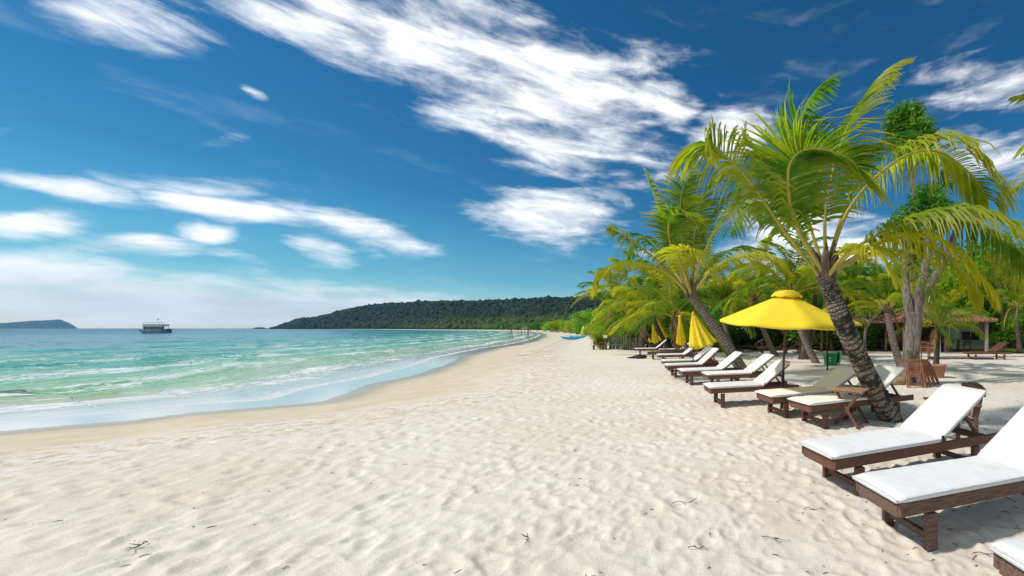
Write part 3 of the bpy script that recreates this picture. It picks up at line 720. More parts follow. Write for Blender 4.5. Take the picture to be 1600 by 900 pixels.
# main palm
rnd = random.Random(5)
YB = 6.41
base = px(1398, 657); base.z = gz(base.x, base.y) - .12
top = pxd(1289, 430, 5.72)
pal = thing('palm_tree', base, 'coconut palm with dark ringed trunk leaning left over the row, tallest and closest palm', 'palm tree')
def rel(v): return Vector(v) - base
tr_pts = [rel(base), rel(pxd(1352, 580, 6.12)), rel(pxd(1318, 505, 5.80)), rel(pxd(1298, 455, 5.74)), rel(top)]
trunk_obj(pal, tr_pts, .160, .125, M['bark_main'], rnd, 1.12, .02, 18)
sheath(pal, rel(top) + Vector((.02, 0, .06)), .125, .50, rnd, 11)
c0 = top + Vector((0, 0, .06))
P1F = [  # control points (photo column, row, depth), leaf length, leaves per side, materials, gravity, wind, width, lift
    ([(1222, 355, 6.1), (1165, 275, 5.8), (1113, 226, 5.6), (1101, 234, 5.5)], .98, 80, 'frond', 1.15, .12),
    ([(1240, 350, 7.0), (1205, 280, 7.4), (1178, 235, 7.6), (1165, 224, 7.6)], .8, 66, 'frond', .5, 1.0),
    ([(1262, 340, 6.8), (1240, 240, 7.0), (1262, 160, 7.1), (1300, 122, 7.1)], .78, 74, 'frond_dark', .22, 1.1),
    ([(1290, 330, 6.6), (1312, 230, 6.7), (1350, 155, 6.8), (1400, 112, 6.8)], .88, 80, 'frond', .42, 1.2),
    ([(1243, 350, 5.9), (1232, 265, 5.5), (1262, 232, 5.3), (1325, 246, 5.2), (1352, 282, 5.1)], 1.10, 104, 'frond', .42, .75),
    ([(1325, 330, 6.2), (1395, 255, 6.0), (1462, 236, 5.9), (1520, 275, 5.8), (1543, 312, 5.8)], 1.06, 100, 'frond', 1.25, -.08),
    ([(1345, 382, 6.0), (1420, 348, 5.8), (1500, 340, 5.7), (1572, 372, 5.7), (1625, 425, 5.7)], 1.12, 108, 'frond', 1.5, .0),
    ([(1330, 405, 6.3), (1400, 372, 6.2), (1462, 385, 6.1), (1512, 430, 6.0), (1535, 462, 6.0)], .85, 72, 'frond_yellow', 1.3, .0),
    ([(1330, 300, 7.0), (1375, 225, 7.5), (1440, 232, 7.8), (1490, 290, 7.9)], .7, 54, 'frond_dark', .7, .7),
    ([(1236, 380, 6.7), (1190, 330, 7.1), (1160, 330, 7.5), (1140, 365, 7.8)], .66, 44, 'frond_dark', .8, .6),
    ([(1250, 360, 6.3), (1225, 300, 6.0), (1225, 250, 6.0), (1200, 212, 6.1)], .62, 46, 'frond', .5, .9),
    ([(1350, 400, 6.6), (1410, 400, 7.0), (1450, 440, 7.3), (1470, 490, 7.4)], .6, 40, 'frond_yellow', .9, .3),
    ([(1322, 396, 5.9), (1350, 385, 5.5), (1380, 400, 5.3), (1400, 440, 5.2)], .55, 36, 'frond_yellow', .9, .4),
]
for i, (cp, lf, nl, mt, gr, wi) in enumerate(P1F):
    pts = [rel(c0 + Vector((rnd.uniform(-.05, .05), rnd.uniform(-.05, .05), -.12)))] + [rel(pxd(q[0], q[1], q[2] * .90)) for q in cp]
    link('frond', frond_mesh('frond', pts, lf * .92, int(nl * .88), [M[mt], M['rachis']], rnd, np.array(WIND) * wi, gr, .042, .22, r0=.034), pal)
# second palm
rnd = random.Random(9)
base = px(1172, 590); base.z = gz(base.x, base.y) - .12
top = pxd(1080, 462, 12.1)
pal2 = thing('palm_tree', base, 'coconut palm with ringed grey trunk leaning far left, just left of the open yellow parasol', 'palm tree')
def rel(v): return Vector(v) - base
trunk_obj(pal2, [rel(base), rel(pxd(1142, 548, 12.1)), rel(pxd(1105, 495, 12.1)), rel(top)], .155, .135, M['bark'], rnd, 1.15, .03, 14)
sheath(pal2, rel(top) + Vector((.0, 0, .08)), .165, .6, rnd, 9)
c0 = top + Vector((0, 0, .1))
P2F = [
    ([(1030, 410, 11.8), (985, 375, 11.5), (956, 357, 11.3)], 1.15, 50, 'frond', .9, .3),
    ([(1040, 425, 11.6), (985, 412, 11.2), (945, 425, 11.0), (932, 450, 10.9)], 1.15, 54, 'frond_yellow', 1.0, .2),
    ([(1048, 390, 12.3), (1028, 320, 12.4), (1006, 264, 12.5)], .75, 46, 'frond', .6, .8),
    ([(1065, 370, 12.2), (1064, 310, 12.2), (1082, 256, 12.2)], 1.1, 56, 'frond', .35, 1.1),
    ([(1085, 370, 12.4), (1098, 310, 12.5), (1132, 264, 12.6)], 1.2, 58, 'frond', .4, 1.1),
    ([(1092, 375, 12.8), (1125, 320, 13.2), (1168, 285, 13.4)], 1.15, 54, 'frond_dark', .5, 1.0),
    ([(1050, 390, 11.4), (1046, 345, 10.9), (1068, 335, 10.6), (1098, 362, 10.4)], 1.1, 56, 'frond', .5, .8),
    ([(1105, 385, 12.2), (1135, 338, 12.3), (1170, 322, 12.4), (1190, 345, 12.5)], 1.25, 62, 'frond', .9, .5),
    ([(1110, 425, 12.0), (1150, 404, 11.9), (1195, 400, 11.8), (1232, 425, 11.8)], 1.2, 60, 'frond_yellow', 1.05, .25),
    ([(1065, 415, 11.2), (1060, 395, 10.6), (1085, 392, 10.3), (1125, 440, 10.0)], 1.0, 50, 'frond_yellow', .8, .6),
    ([(1110, 410, 13.0), (1150, 390, 13.6), (1205, 396, 14.0)], 1.1, 50, 'frond_dark', .9, .3),
    ([(1035, 400, 12.8), (1005, 370, 13.2), (985, 385, 13.5), (975, 425, 13.6)], 1.0, 44, 'frond_dark', .8, .4),
    ([(1070, 400, 13.0), (1060, 340, 13.8), (1090, 310, 14.3)], 1.1, 46, 'frond', .6, .9),
]
for i, (cp, lf, nl, mt, gr, wi) in enumerate(P2F):
    pts = [rel(c0 + Vector((rnd.uniform(-.06, .06), rnd.uniform(-.06, .06), -.15)))] + [rel(pxd(*q)) for q in cp]
    link('frond', frond_mesh('frond', pts, lf * .80, int(nl * 1.2), [M[mt], M['rachis']], rnd, np.array(WIND) * wi, gr, .048, .2, r0=.05), pal2)

# shared frond meshes for all other palms: local frame, growing along +X
rnd = random.Random(21)
FM = []
for k, (rise, drop, lf) in enumerate([(.9, .2, .62), (.65, .75, .62), (.35, 1.3, .6), (1.2, .1, .55), (.55, .4, .66), (.15, 1.5, .55)]):
    pts = [(0, 0, 0), (.75, rnd.uniform(-.05, .05), .55 * rise), (1.6, rnd.uniform(-.15, .15), .9 * rise - .15 * drop), (2.35, rnd.uniform(-.25, .25), .85 * rise - .55 * drop), (2.85, rnd.uniform(-.3, .3), .55 * rise - 1.0 * drop)]
    for mt in ('frond', 'frond_yellow', 'frond_dark'):
        FM.append((k, mt, frond_mesh('frond', pts, lf * 1.1, 46, [M[mt], M['rachis']], rnd, (.05, 0, 0), 1.15, .05, .16, r0=.03)))
dry_mesh = frond_mesh('frond', [(0, 0, 0), (.35, 0, -.1), (.6, .05, -.7), (.65, .1, -1.4)], .4, 26, [M['frond_dry'], M['frond_dry']], rnd, (0, 0, 0), 1.2, .04, .2, r0=.025)
def make_palm(base, top, label, scale=1.0, n=18, r0=.15, r1=.12, seed=0, bark='bark', mix=(5, 4, 2), group=None, dry=1, depthmid=None):
    rd = random.Random(seed * 7 + 1); base = Vector(base); base.z = gz(base.x, base.y) - .12; top = Vector(top)
    p = thing('palm_tree', base, label, 'palm tree', group)
    t_ = top - base; mid = t_ * .5 + Vector((t_.x * .10, 0, -t_.x * .05 if t_.x > 0 else t_.x * .05))
    trunk_obj(p, [Vector((0, 0, 0)), mid, t_], r0 * .85, r1 * .9, M[bark], rd, 1.25, .05, 10)
    sheath(p, t_ + Vector((0, 0, .05)), r1 * .95, .5 * scale, rd, 7)
    mats_ = ['frond'] * mix[0] + ['frond_yellow'] * mix[1] + ['frond_dark'] * mix[2]
    n = int(n * 1.25)
    for i in range(n):
        a = i * 2.39996 + rd.uniform(-.25, .25); lvl = i / n      # inner fronds stand up, outer ones hang
        kk = rd.choice([3, 0] if lvl < .3 else [0, 1, 4] if lvl < .7 else [1, 2, 5]); mt = rd.choice(mats_)
        me = [q[2] for q in FM if q[0] == kk and q[1] == mt][0]
        o = link('frond', me, p, t_ + Vector((math.cos(a), math.sin(a), 0)) * r1 * .5 + Vector((0, 0, .05)))
        pitch = -(1.05 - 1.25 * lvl) * rd.uniform(.8, 1.1) if lvl < .45 else -(.2 - .5 * (lvl - .45)) * rd.uniform(.7, 1.2)
        q = Euler((0, 0, a)).to_quaternion() @ Euler((rd.uniform(-.35, .35), pitch, 0)).to_quaternion()
        o.rotation_euler = (Euler((0, R(9), 0)).to_quaternion() @ q).to_euler()
        s_ = scale * rd.uniform(.82, 1.1); o.scale = (s_, s_, s_)
    for i in range(dry):
        a = rd.uniform(0, 6.28); link('frond', dry_mesh, p, t_, (0, 0, a), (scale,) * 3)
    return p
# (base px, top px at depth, scale, fronds)
PALMS = [
    ((1084, 559), (1054, 497), 1.05, 18, .17, 'bark', 'slim palm behind the leaning palm, its crown over the half folded yellow parasol'),
    ((1052, 552), (1017, 482), 1.20, 20, .17, 'bark_dark', 'palm with dark twisted trunk leaning left between folded yellow parasols'),
    ((1024, 545), (995, 500), 1.05, 17, .16, 'bark', 'small grey palm leaning left beside the stake fence'),
    ((1036, 549), (1006, 505), .80, 12, .12, 'bark_dark', 'thin dark palm trunk between the grey palm and the folded parasols'),
    ((1213, 557), (1180, 468), 1.05, 18, .20, 'bark', 'smooth grey palm leaning left behind the left part of the open yellow parasol'),
    ((1277, 568), (1236, 462), 1.0, 18, .18, 'bark', 'palm whose grey trunk meets the sand just left of the green bin'),
    ((1413, 583), (1386, 486), .72, 15, .17, 'bark', 'short palm with ringed trunk and yellow stalks leaning against the big grey tree'),
    ((1462, 573), (1466, 513), .62, 13, .13, 'bark_dark', 'short black trunked palm with drooping fronds behind the terracotta pot'),
    ((1594, 553), (1588, 480), .95, 18, .17, 'bark_dark', 'palm with straight dark trunk near the green wall at the far right'),
    ((1150, 556), (1128, 486), .95, 16, .18, 'bark', 'palm rising behind the leaning palm and under the sky gap'),
    ((1340, 548), (1318, 462), 1.0, 16, .18, 'bark', 'palm in the second line with crown hidden by the tallest palm'),
    ((1060, 545), (965, 478), 1.15, 16, .14, 'bark', 'low leaning palm whose crown hangs over the stake fence'),
    ((1300, 550), (1290, 470), 1.15, 16, .14, 'bark', 'palm crown behind the right side of the open yellow parasol'),
    ((1572, 546), (1562, 450), 1.0, 16, .15, 'bark', 'tall palm behind the red tiled roof'),
]
for i, (b_, t_, sc, nf, r_, bk, lb) in enumerate(PALMS):
    B = px(*b_); T_ = pxd(t_[0], t_[1], B.y)
    make_palm(B, T_, lb, sc, nf, r_, r_ * .72, i + 3, bk, dry=1 + i % 2)
B = px(1800, 590); make_palm(B, pxd(1790, 250, B.y), 'tall palm mostly outside the frame, fronds entering at the right edge', 1.35, 18, .2, .15, 44)

# ------------------------------------------------------------------ broadleaf trees and shrubs
def crown_mesh(name, material, lobes, nleaf, size, rd, flat=.6):
    mb = MB(); V = np.zeros((nleaf * 4, 3)); g = np.random.default_rng(rd)
    L_ = np.array(lobes, float); w = L_[:, 3] ** 2; w /= w.sum()
    li = g.choice(len(L_), nleaf, p=w)
    d = g.normal(size=(nleaf, 3)); d /= np.linalg.norm(d, axis=1)[:, None]
    r = g.random(nleaf) ** .38
    # knots: gather leaves into small sprays
    kn = g.normal(size=(len(L_) * 26, 3)); 
    c = L_[li, :3] + d * (r * L_[li, 3])[:, None] * np.array((1, 1, flat)) 
    spray = c[g.integers(0, nleaf, nleaf // 14)]
    k = g.integers(0, len(spray), nleaf); m_ = g.random(nleaf) < .72
    c = np.where(m_[:, None], spray[k] + g.normal(size=(nleaf, 3)) * size * 1.6, c)
    a = g.normal(size=(nleaf, 3)); a[:, 2] *= .5; a /= np.linalg.norm(a, axis=1)[:, None]
    b = np.cross(a, g.normal(size=(nleaf, 3))); b /= np.linalg.norm(b, axis=1)[:, None]
    s = (size * g.uniform(.6, 1.3, nleaf))[:, None]
    V[0::4] = c - a * s; V[1::4] = c + b * s * .42; V[2::4] = c + a * s; V[3::4] = c - b * s * .42
    mb.add(V, [(4 * i, 4 * i + 1, 4 * i + 2, 4 * i + 3) for i in range(nleaf)])
    return mb.mesh(name, material)
def rand_lobes(g, n, R_, H):
    out = [(0, 0, H * .62, R_ * .7)]
    for i in range(n):
        a = g.uniform(0, 6.28); q = g.uniform(.3, .85) * R_; out.append((math.cos(a) * q, math.sin(a) * q, g.uniform(.35, .9) * H, g.uniform(.28, .5) * R_))
    return out
g = random.Random(77)
CR = {}
for mt in ('leaf_bright', 'leaf_mid', 'leaf_dark', 'leaf_olive'):
    CR[mt] = [crown_mesh('crown', M[mt], rand_lobes(g, 9, 2.2, 4.4), 5200, .13, 10 + k, .8) for k in range(2)]
    CR[mt + '_bush'] = [crown_mesh('crown', M[mt], rand_lobes(g, 8, 1.3, 1.5), 2600, .09, 30 + k, .75) for k in range(2)]
def bt(h):
    mb = MB(); rd = random.Random(int(h * 10)); mb.tube(catmull([(0, 0, -.3), (.1, 0, h * .3), (-.05, .05, h * .62)], 9), np.linspace(.17, .09, 9), 8)
    for k in range(5):
        a = k * 1.3; mb.tube(catmull([(0, 0, h * (.32 + .05 * k)), (math.cos(a) * .5, math.sin(a) * .5, h * .55), (math.cos(a) * 1.1, math.sin(a) * 1.1, h * .75)], 6), np.linspace(.08, .025, 6), 6)
    return mb.mesh('trunk', M['bark_grey'], True)
BT = bt(4.6); ST = MB(); 
for k in range(6):
    a = k * 1.05; ST.tube([(0, 0, -.2), (math.cos(a) * .35, math.sin(a) * .35, .5), (math.cos(a) * .7, math.sin(a) * .7, 1.0)], [.04, .03, .015], 6)
ST = ST.mesh('stem', M['bark_dark'], True)
def tree(loc, s, mt, label, k=0, group=None, sz=None):
    o = thing('broadleaf_tree', loc, label, 'tree', group, g.uniform(0, 6.28)); o.scale = (s, s, sz or s)
    link('crown', CR[mt][k % 2], o); link('trunk', BT, o); return o
def bush(loc, s, mt, label, k=0, group=None, sz=None):
    o = thing('shrub', loc, label, 'shrub', group, g.uniform(0, 6.28)); o.scale = (s, s, sz or s)
    link('crown', CR[mt + '_bush'][k % 2], o); link('stem', ST, o); return o
def at_px(x, Y, dz=-.1):
    X = (x - CX) / F * Y; return Vector((X, Y, gz(X, Y) + dz))
# belt behind the palms and pavilion: one tree per (column, depth, top row)
rd = random.Random(3)
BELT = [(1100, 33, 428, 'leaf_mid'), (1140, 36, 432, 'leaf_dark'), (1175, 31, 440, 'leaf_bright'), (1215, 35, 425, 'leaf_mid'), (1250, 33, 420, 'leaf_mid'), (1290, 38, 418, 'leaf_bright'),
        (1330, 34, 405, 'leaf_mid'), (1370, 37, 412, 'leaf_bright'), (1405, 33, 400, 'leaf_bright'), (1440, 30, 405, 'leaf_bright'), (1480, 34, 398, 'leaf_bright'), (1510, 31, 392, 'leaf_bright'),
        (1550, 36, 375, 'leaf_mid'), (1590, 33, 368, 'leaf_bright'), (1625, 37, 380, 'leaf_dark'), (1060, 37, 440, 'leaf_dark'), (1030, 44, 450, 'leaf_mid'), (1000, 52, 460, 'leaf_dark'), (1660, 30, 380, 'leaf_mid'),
        (1468, 30.5, 425, 'leaf_bright'), (1535, 30.5, 430, 'leaf_bright')]
for i, (x, Y, tp, mt) in enumerate(BELT):
    h = (HY - tp) / F * Y + HC; s = h / 4.6
    tree(at_px(x, Y), s * 1.05, mt, 'leafy green tree in the thick belt closing the beach behind the palms', i, 'trees in the belt behind the palms', s)
for i in range(46):
    x = 1065 + i * 12.6; Y = rd.uniform(25.5, 29.5) if not 1330 < x < 1560 else rd.uniform(31, 33)
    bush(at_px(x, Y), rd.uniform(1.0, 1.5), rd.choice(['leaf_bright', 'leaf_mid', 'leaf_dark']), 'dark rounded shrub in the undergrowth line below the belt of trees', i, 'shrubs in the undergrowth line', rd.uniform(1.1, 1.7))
# tree line running away along the bay
line = [(958, 60, 488, 'leaf_olive'), (945, 70, 484, 'leaf_bright'), (930, 95, 482, 'leaf_bright'), (918, 88, 486, 'leaf_mid'), (915, 110, 481, 'leaf_bright'), (900, 130, 497, 'leaf_olive'), (888, 150, 499, 'leaf_bright'),
        (878, 165, 500, 'leaf_olive'), (866, 175, 501, 'leaf_bright'), (852, 190, 502, 'leaf_mid'), (938, 62, 500, 'leaf_bright'), (975, 48, 482, 'leaf_bright'), (990, 42, 478, 'leaf_mid'), (1012, 38, 470, 'leaf_bright'), (1040, 35, 462, 'leaf_bright'),
        (840, 215, 503, 'leaf_mid'), (826, 235, 504, 'leaf_mid'), (810, 270, 505, 'leaf_mid'), (795, 300, 506, 'leaf_mid')]
for i, (x, Y, tp, mt) in enumerate(line):
    h = (HY - tp) / F * Y + HC; s = h / 4.4
    tree(at_px(x, Y), s * 1.5, mt, 'bright green tree in the line curving away along the far bay', i, 'trees in the line along the bay', s)
for i, (x, Y, s, mt) in enumerate([(962, 40, 1.1, 'leaf_olive'), (948, 47, 1.2, 'leaf_bright'), (938, 56, 1.3, 'leaf_olive'), (926, 68, 1.5, 'leaf_olive'), (914, 80, 1.7, 'leaf_bright'), (903, 98, 2.0, 'leaf_olive'), (893, 115, 2.3, 'leaf_olive'),
                                   (883, 130, 2.4, 'leaf_bright'), (872, 145, 2.5, 'leaf_olive'), (862, 165, 2.8, 'leaf_bright'), (975, 34, 1.1, 'leaf_bright'), (990, 31, 1.1, 'leaf_bright'), (1008, 30, 1.1, 'leaf_olive'), (1030, 29, 1.1, 'leaf_dark'), (1050, 29, 1.2, 'leaf_dark')]):
    bush(at_px(x, Y), s, mt, 'low yellowish green shrub on the beach edge beyond the stake fence', i, 'low shrubs on the beach edge', s * .95)

# the big grey tree with forked trunk
B = px(1424, 601); B.z = gz(B.x, B.y) - .1
tb = thing('grey_tree', B, 'big old tree with forked furrowed grey trunk, folding chairs leaning on it', 'tree')
def rel(v): return Vector(v) - B
def rough_tube(mb, pts, r0, r1, n=14, fl=0, lobes=5):
    C = catmull(pts, 30); tt = np.linspace(0, 1, 30); ang = np.linspace(0, 2 * math.pi, n, endpoint=False)
    ell = np.array([[.13 * math.sin(lobes * a + 2 * t_) + .05 * math.sin(11 * a + 9 * t_) + fl * math.exp(-t_ * 7) * (.6 + .5 * math.sin(lobes * a)) for a in ang] for t_ in tt])
    mb.tube(C, r0 + (r1 - r0) * tt, n, 0, ell=ell)
mb = MB()
rough_tube(mb, [rel(B), rel(pxd(1424, 560, B.y)), rel(pxd(1428, 510, B.y)), rel(pxd(1428, 488, B.y))], .20, .19, 20, 1.3)
rough_tube(mb, [rel(pxd(1426, 515, B.y)), rel(pxd(1419, 470, B.y)), rel(pxd(1414, 430, B.y + .3)), rel(pxd(1418, 370, B.y + .5))], .13, .08, 14)
rough_tube(mb, [rel(pxd(1431, 510, B.y)), rel(pxd(1436, 465, B.y - .1)), rel(pxd(1444, 430, B.y - .3)), rel(pxd(1452, 380, B.y))], .14, .08, 14)
rough_tube(mb, [rel(pxd(1438, 470, B.y)), rel(pxd(1480, 400, B.y + .5)), rel(pxd(1500, 345, B.y + .6)), rel(pxd(1535, 285, B.y + .8))], .13, .05, 10)
mb.build('trunk', M['bark_grey'], tb, True)
lob = [tuple(rel(pxd(x, y, B.y + dy))) + (r,) for x, y, dy, r in ((1445, 320, .6, .55), (1410, 350, .9, .5), (1465, 345, .6, .4), (1430, 385, 1.0, .6), (1525, 300, .8, .22), (1505, 330, .8, .22))]
link('crown', crown_mesh('crown', M['leaf_mid'], lob, 3600, .075, 5, .8), tb)
# tall slim tree behind
B = at_px(1428, 14.5); t3 = thing('slim_tree', B, 'tall slim tree whose small dark leafy top stands above the palm fronds', 'tree')
def rel(v): return Vector(v) - B
mb = MB(); mb.tube(catmull([(0, 0, 0), rel(pxd(1427, 400, 14.5)), rel(pxd(1428, 300, 14.5)), rel(pxd(1418, 190, 14.5))], 26), np.linspace(.17, .05, 26), 8)
for a, b_ in (((1427, 280), (1400, 225)), ((1427, 270), (1455, 215)), ((1424, 240), (1408, 190))):
    mb.tube([rel(pxd(*a, 14.5)), rel(pxd(*b_, 14.6))], [.05, .02], 6)
mb.build('trunk', M['bark_grey'], t3, True)
lob = [tuple(rel(pxd(x, y, 14.5 + dy))) + (r,) for x, y, dy, r in ((1410, 188, 0, .52), (1400, 215, .3, .42), (1432, 205, -.3, .5), (1418, 228, 0, .45), (1450, 215, .2, .3), (1425, 178, 0, .35), (1395, 198, 0, .3), (1440, 225, 0, .4), (1455, 300, .2, .4), (1470, 320, .3, .3))]
link('crown', crown_mesh('crown', M['leaf_mid'], lob, 6500, .085, 6, .95), t3)
# bare branching tree between the palms
B = px(1352, 553); t4 = thing('bare_tree', B, 'small pale tree with bare forked branches reaching towards the ringed palm', 'tree')
def rel(v): return Vector(v) - B
mb = MB(); YD = B.y
mb.tube(catmull([(0, 0, -.1), rel(pxd(1351, 530, YD)), rel(pxd(1353, 512, YD))], 12), np.linspace(.11, .085, 12), 8)
mb.tube(catmull([rel(pxd(1353, 513, YD)), rel(pxd(1362, 500, YD)), rel(pxd(1375, 487, YD)), rel(pxd(1384, 475, YD))], 10), np.linspace(.08, .04, 10), 7)
mb.tube(catmull([rel(pxd(1353, 513, YD)), rel(pxd(1350, 497, YD)), rel(pxd(1342, 487, YD))], 8), np.linspace(.07, .02, 8), 7)
mb.tube(catmull([rel(pxd(1363, 500, YD)), rel(pxd(1376, 504, YD)), rel(pxd(1388, 498, YD))], 8), np.linspace(.06, .03, 8), 7)
mb.tube(catmull([rel(pxd(1362, 500, YD)), rel(pxd(1358, 488, YD)), rel(pxd(1352, 480, YD))], 8), np.linspace(.05, .015, 8), 7)
mb.build('trunk', M['bark_grey'], t4, True)
lob = [tuple(rel(pxd(x, y, YD))) + (r,) for x, y, r in ((1349, 503, .22), (1346, 490, .3), (1352, 478, .3))]
link('crown', crown_mesh('crown', M['leaf_bright'], lob, 300, .06, 8, .9), t4)
# dark based tree near the bin, and a thin pole-like trunk
B = px(1257, 562); t5 = thing('dark_tree', B, 'tree with flared dark foot and two grey stems behind the parasol pole', 'tree')
def rel(v): return Vector(v) - B
mb = MB(); rough_tube(mb, [(0, 0, -.1), rel(pxd(1259, 545, B.y)), rel(pxd(1262, 520, B.y)), rel(pxd(1264, 480, B.y))], .24, .16, 12, .9)
rough_tube(mb, [rel(pxd(1260, 545, B.y)), rel(pxd(1269, 520, B.y)), rel(pxd(1273, 480, B.y)), rel(pxd(1275, 440, B.y))], .17, .10, 12)
mb.build('trunk', M['bark_dark'], t5, True)
lob = [tuple(rel(pxd(x, y, B.y + 1))) + (r,) for x, y, r in ((1262, 455, 1.0), (1285, 440, 1.0), (1240, 450, .8))]
link('crown', crown_mesh('crown', M['leaf_mid'], lob, 1800, .10, 9, .7), t5)

# ------------------------------------------------------------------ sun loungers
def lounger(pad, wood, backdeg=47, Lf=2.0, W=.60, hinge=1.18):
    root = link('sun_lounger', None)
    H = .36; T = .035
    w = M[wood]
    mb = MB()
    for y in (T / 2, W - T / 2): mb.box((Lf / 2, y, H - .045), (Lf, T, .09), bev=.006)
    mb.box((T / 2 + .001, W / 2, H - .06), (T, W - 2 * T - .004, .09), bev=.005)
    mb.box((Lf - .12, W / 2, H - .06), (T, W - 2 * T - .004, .07), bev=.005)
    mb.box((hinge, W / 2, H - .07), (.04, W - 2 * T - .004, .06), bev=.005)
    mb.build('frame', w, root)
    for x in (.26, Lf - .34):
        for y in (.0, W - .062):
            l = MB(); l.box((x, y + .031, (H - .09) / 2 - .04), (.085, .055, H - .04), bev=.006); l.build('leg', w, root)
        s_ = MB(); s_.box((x, W / 2, .085), (.035, W - .13, .05), bev=.004); s_.build('stretcher', w, root)
    mb = MB()
    n = 11
    for i in range(n): mb.box((.06 + i * (hinge - .1) / (n - 1), W / 2, H - .012), (.07, W - 2 * T - .006, .018), bev=.003)
    mb.build('slat_deck', w, root)
    a = R(backdeg); BL = .74; ca, sa = math.cos(a), math.sin(a); rot = Euler((0, -a, 0)).to_matrix()
    def bp(d, off): return (hinge + d * ca - off * sa, H + d * sa + off * ca)
    mb = MB()
    for y in (T + .03, W - T - .03): x, z = bp(BL / 2, -.01); mb.box((x, y, z), (BL, .035, .05), rot, bev=.005)
    x, z = bp(BL - .02, .0); mb.box((x, W / 2, z), (.045, W - 2 * T - .1, .045), rot, bev=.005)
    for i in range(7): x, z = bp(.08 + i * .1, .0); mb.box((x, W / 2, z), (.06, W - 2 * T - .1, .016), rot, bev=.003)
    mb.build('backrest', w, root)
    mb = MB(); x1, z1 = bp(BL * .62, -.03)
    for y in (T + .075, W - T - .075): mb.bar((x1, y, z1), (min(Lf - .16, x1 + .22), y, H - .05), .03, .035)
    mb.bar((min(Lf - .16, x1 + .22), T, H - .05), (min(Lf - .16, x1 + .22), W - T, H - .05), .03, .03)
    mb.build('prop', w, root)
    if pad:
        # one bent cushion: profile swept across the width with soft edges and slight sag
        mb = MB(); th = .040; prof = []
        for d in np.linspace(-.03, hinge - .05, 14): prof.append((d, H + .002, 0))
        prof.append((hinge, H + .006, a / 2))
        for d in np.linspace(.05, BL + .02, 10): x, z = bp(d, .008); prof.append((x, z, a))
        ys = [-.005, .004, .03, .10, .2, .35, .5, .65, .8, .9, .97, .996, 1.005]; vs = []; rl = random.Random(int(backdeg * 10) + len(pad)); ny = len(ys)
        for side in (0, 1):
            for i, (x, z, aa) in enumerate(prof):
                e = min(i, len(prof) - 1 - i); ed = 0 if e else .018
                nx, nz = -math.sin(aa), math.cos(aa)
                for j, yy in enumerate(ys):
                    m_ = min(j, ny - 1 - j); off = (0.010 if m_ == 0 else .004 if m_ == 1 else 0) + ed * .6
                    puff = (.010 * math.sin(math.pi * yy) + rl.uniform(-.002, .002)) if side else 0
                    d = (th + puff - off) if side else off * .5
                    tx = (.014 if i == 0 else -.014 if i == len(prof) - 1 else 0) * (1 if m_ == 0 else 0)
                    vs.append((x + nx * d + tx, W * yy + (0 if m_ else 0), z + nz * d))
        k = len(prof); o_ = k * ny; fs = []
        for i in range(k - 1):
            for j in range(ny - 1):
                q = (i * ny + j, (i + 1) * ny + j, (i + 1) * ny + j + 1, i * ny + j + 1); fs.append(q[::1]); fs.append(tuple(o_ + v for v in q[::-1]))
            for j, rv in ((0, 1), (ny - 1, 0)):
                q = (i * ny + j, o_ + i * ny + j, o_ + (i + 1) * ny + j, (i + 1) * ny + j); fs.append(q if rv else q[::-1])
        for i, rv in ((0, 0), (k - 1, 1)):
            for j in range(ny - 1):
                q = (i * ny + j, o_ + i * ny + j, o_ + i * ny + j + 1, i * ny + j + 1); fs.append(q if rv else q[::-1])
        mb.add(vs, fs); mt_ = mb.build('mattress', M[pad], root, True)
        pp = MB()
        for yy in (0, ny - 1): pp.tube([vs[o_ + i * ny + yy] for i in range(k)], .0055, 6)
        for i in (0, k - 1): pp.tube([vs[o_ + i * ny + j] for j in range(ny)], .0055, 6)
        pp.build('piping', M['piping'], mt_, True)
        pp = MB()
        for i in (5, 10): pp.tube([Vector(vs[o_ + i * ny + j]) + Vector((0, 0, .0005)) for j in range(1, ny - 1)], .0035, 5)
        pp.build('seam', M['piping'], mt_, True)
        mb = MB(); mb.box((hinge, -.012, H + .035), (.02, .03, .07), bev=.004); mb.build('strap', M['black_cloth'], root)
    return root
PROTO = {}
def place_lounger(key, near, yaw, label, group, ls=1.0, ws=1.0, tilt=0, z=None):
    "near = photo pixel of the near foot corner of the frame's top edge; first use moves the prototype itself"
    if key not in PROTO: PROTO[key] = lounger(*key); o = PROTO[key]
    else:
        if 'label' not in PROTO[key]: o = PROTO[key]
        else: o = copy_tree(PROTO[key])
    p = px(near[0], near[1], .36); o.location = (p.x, p.y, gz(p.x, p.y) - .005)
    o.rotation_euler = (0, tilt, R(yaw)); o.scale = (ls, ws, 1)
    return tag(o, label, 'sun lounger', group)
GL = 'sun loungers in the long row'
W1, W2 = ('cushion', 'wood_red', 35), ('cushion', 'wood_grey', 35)
place_lounger(W2, (1407, 792), 20, 'weathered grey lounger with white mattress whose backrest is cut off by the right edge', GL, 1.06, .76)
place_lounger(W1, (1305, 722), 24, 'reddish wood lounger with white mattress in front of the curved wooden armchair', GL, 1.10, .86)
place_lounger(W2, (1745, 985), 14, 'lounger showing only its padded foot in the lower right corner', GL, 1.0, .9)
place_lounger(('cushion_cream', 'wood_red', 35), (1268, 636), 27, 'lounger with cream mattress behind the folding table and the tallest palm', GL, 1.08, .95)
place_lounger(('cushion_cream', 'wood_red', 30), (1208, 623), 24, 'lounger with cream mattress behind the pole of the open yellow parasol', GL, 1.0, 1)
place_lounger(W1, (1111, 609), 17, 'white padded lounger left of the pole of the open yellow parasol, beside no trunk', GL, .9, 1)
place_lounger(('cushion_cream', 'wood_red', 34), (1107, 588), 19, 'cream padded lounger crossed by the foot of the leaning palm', GL, .95, 1)
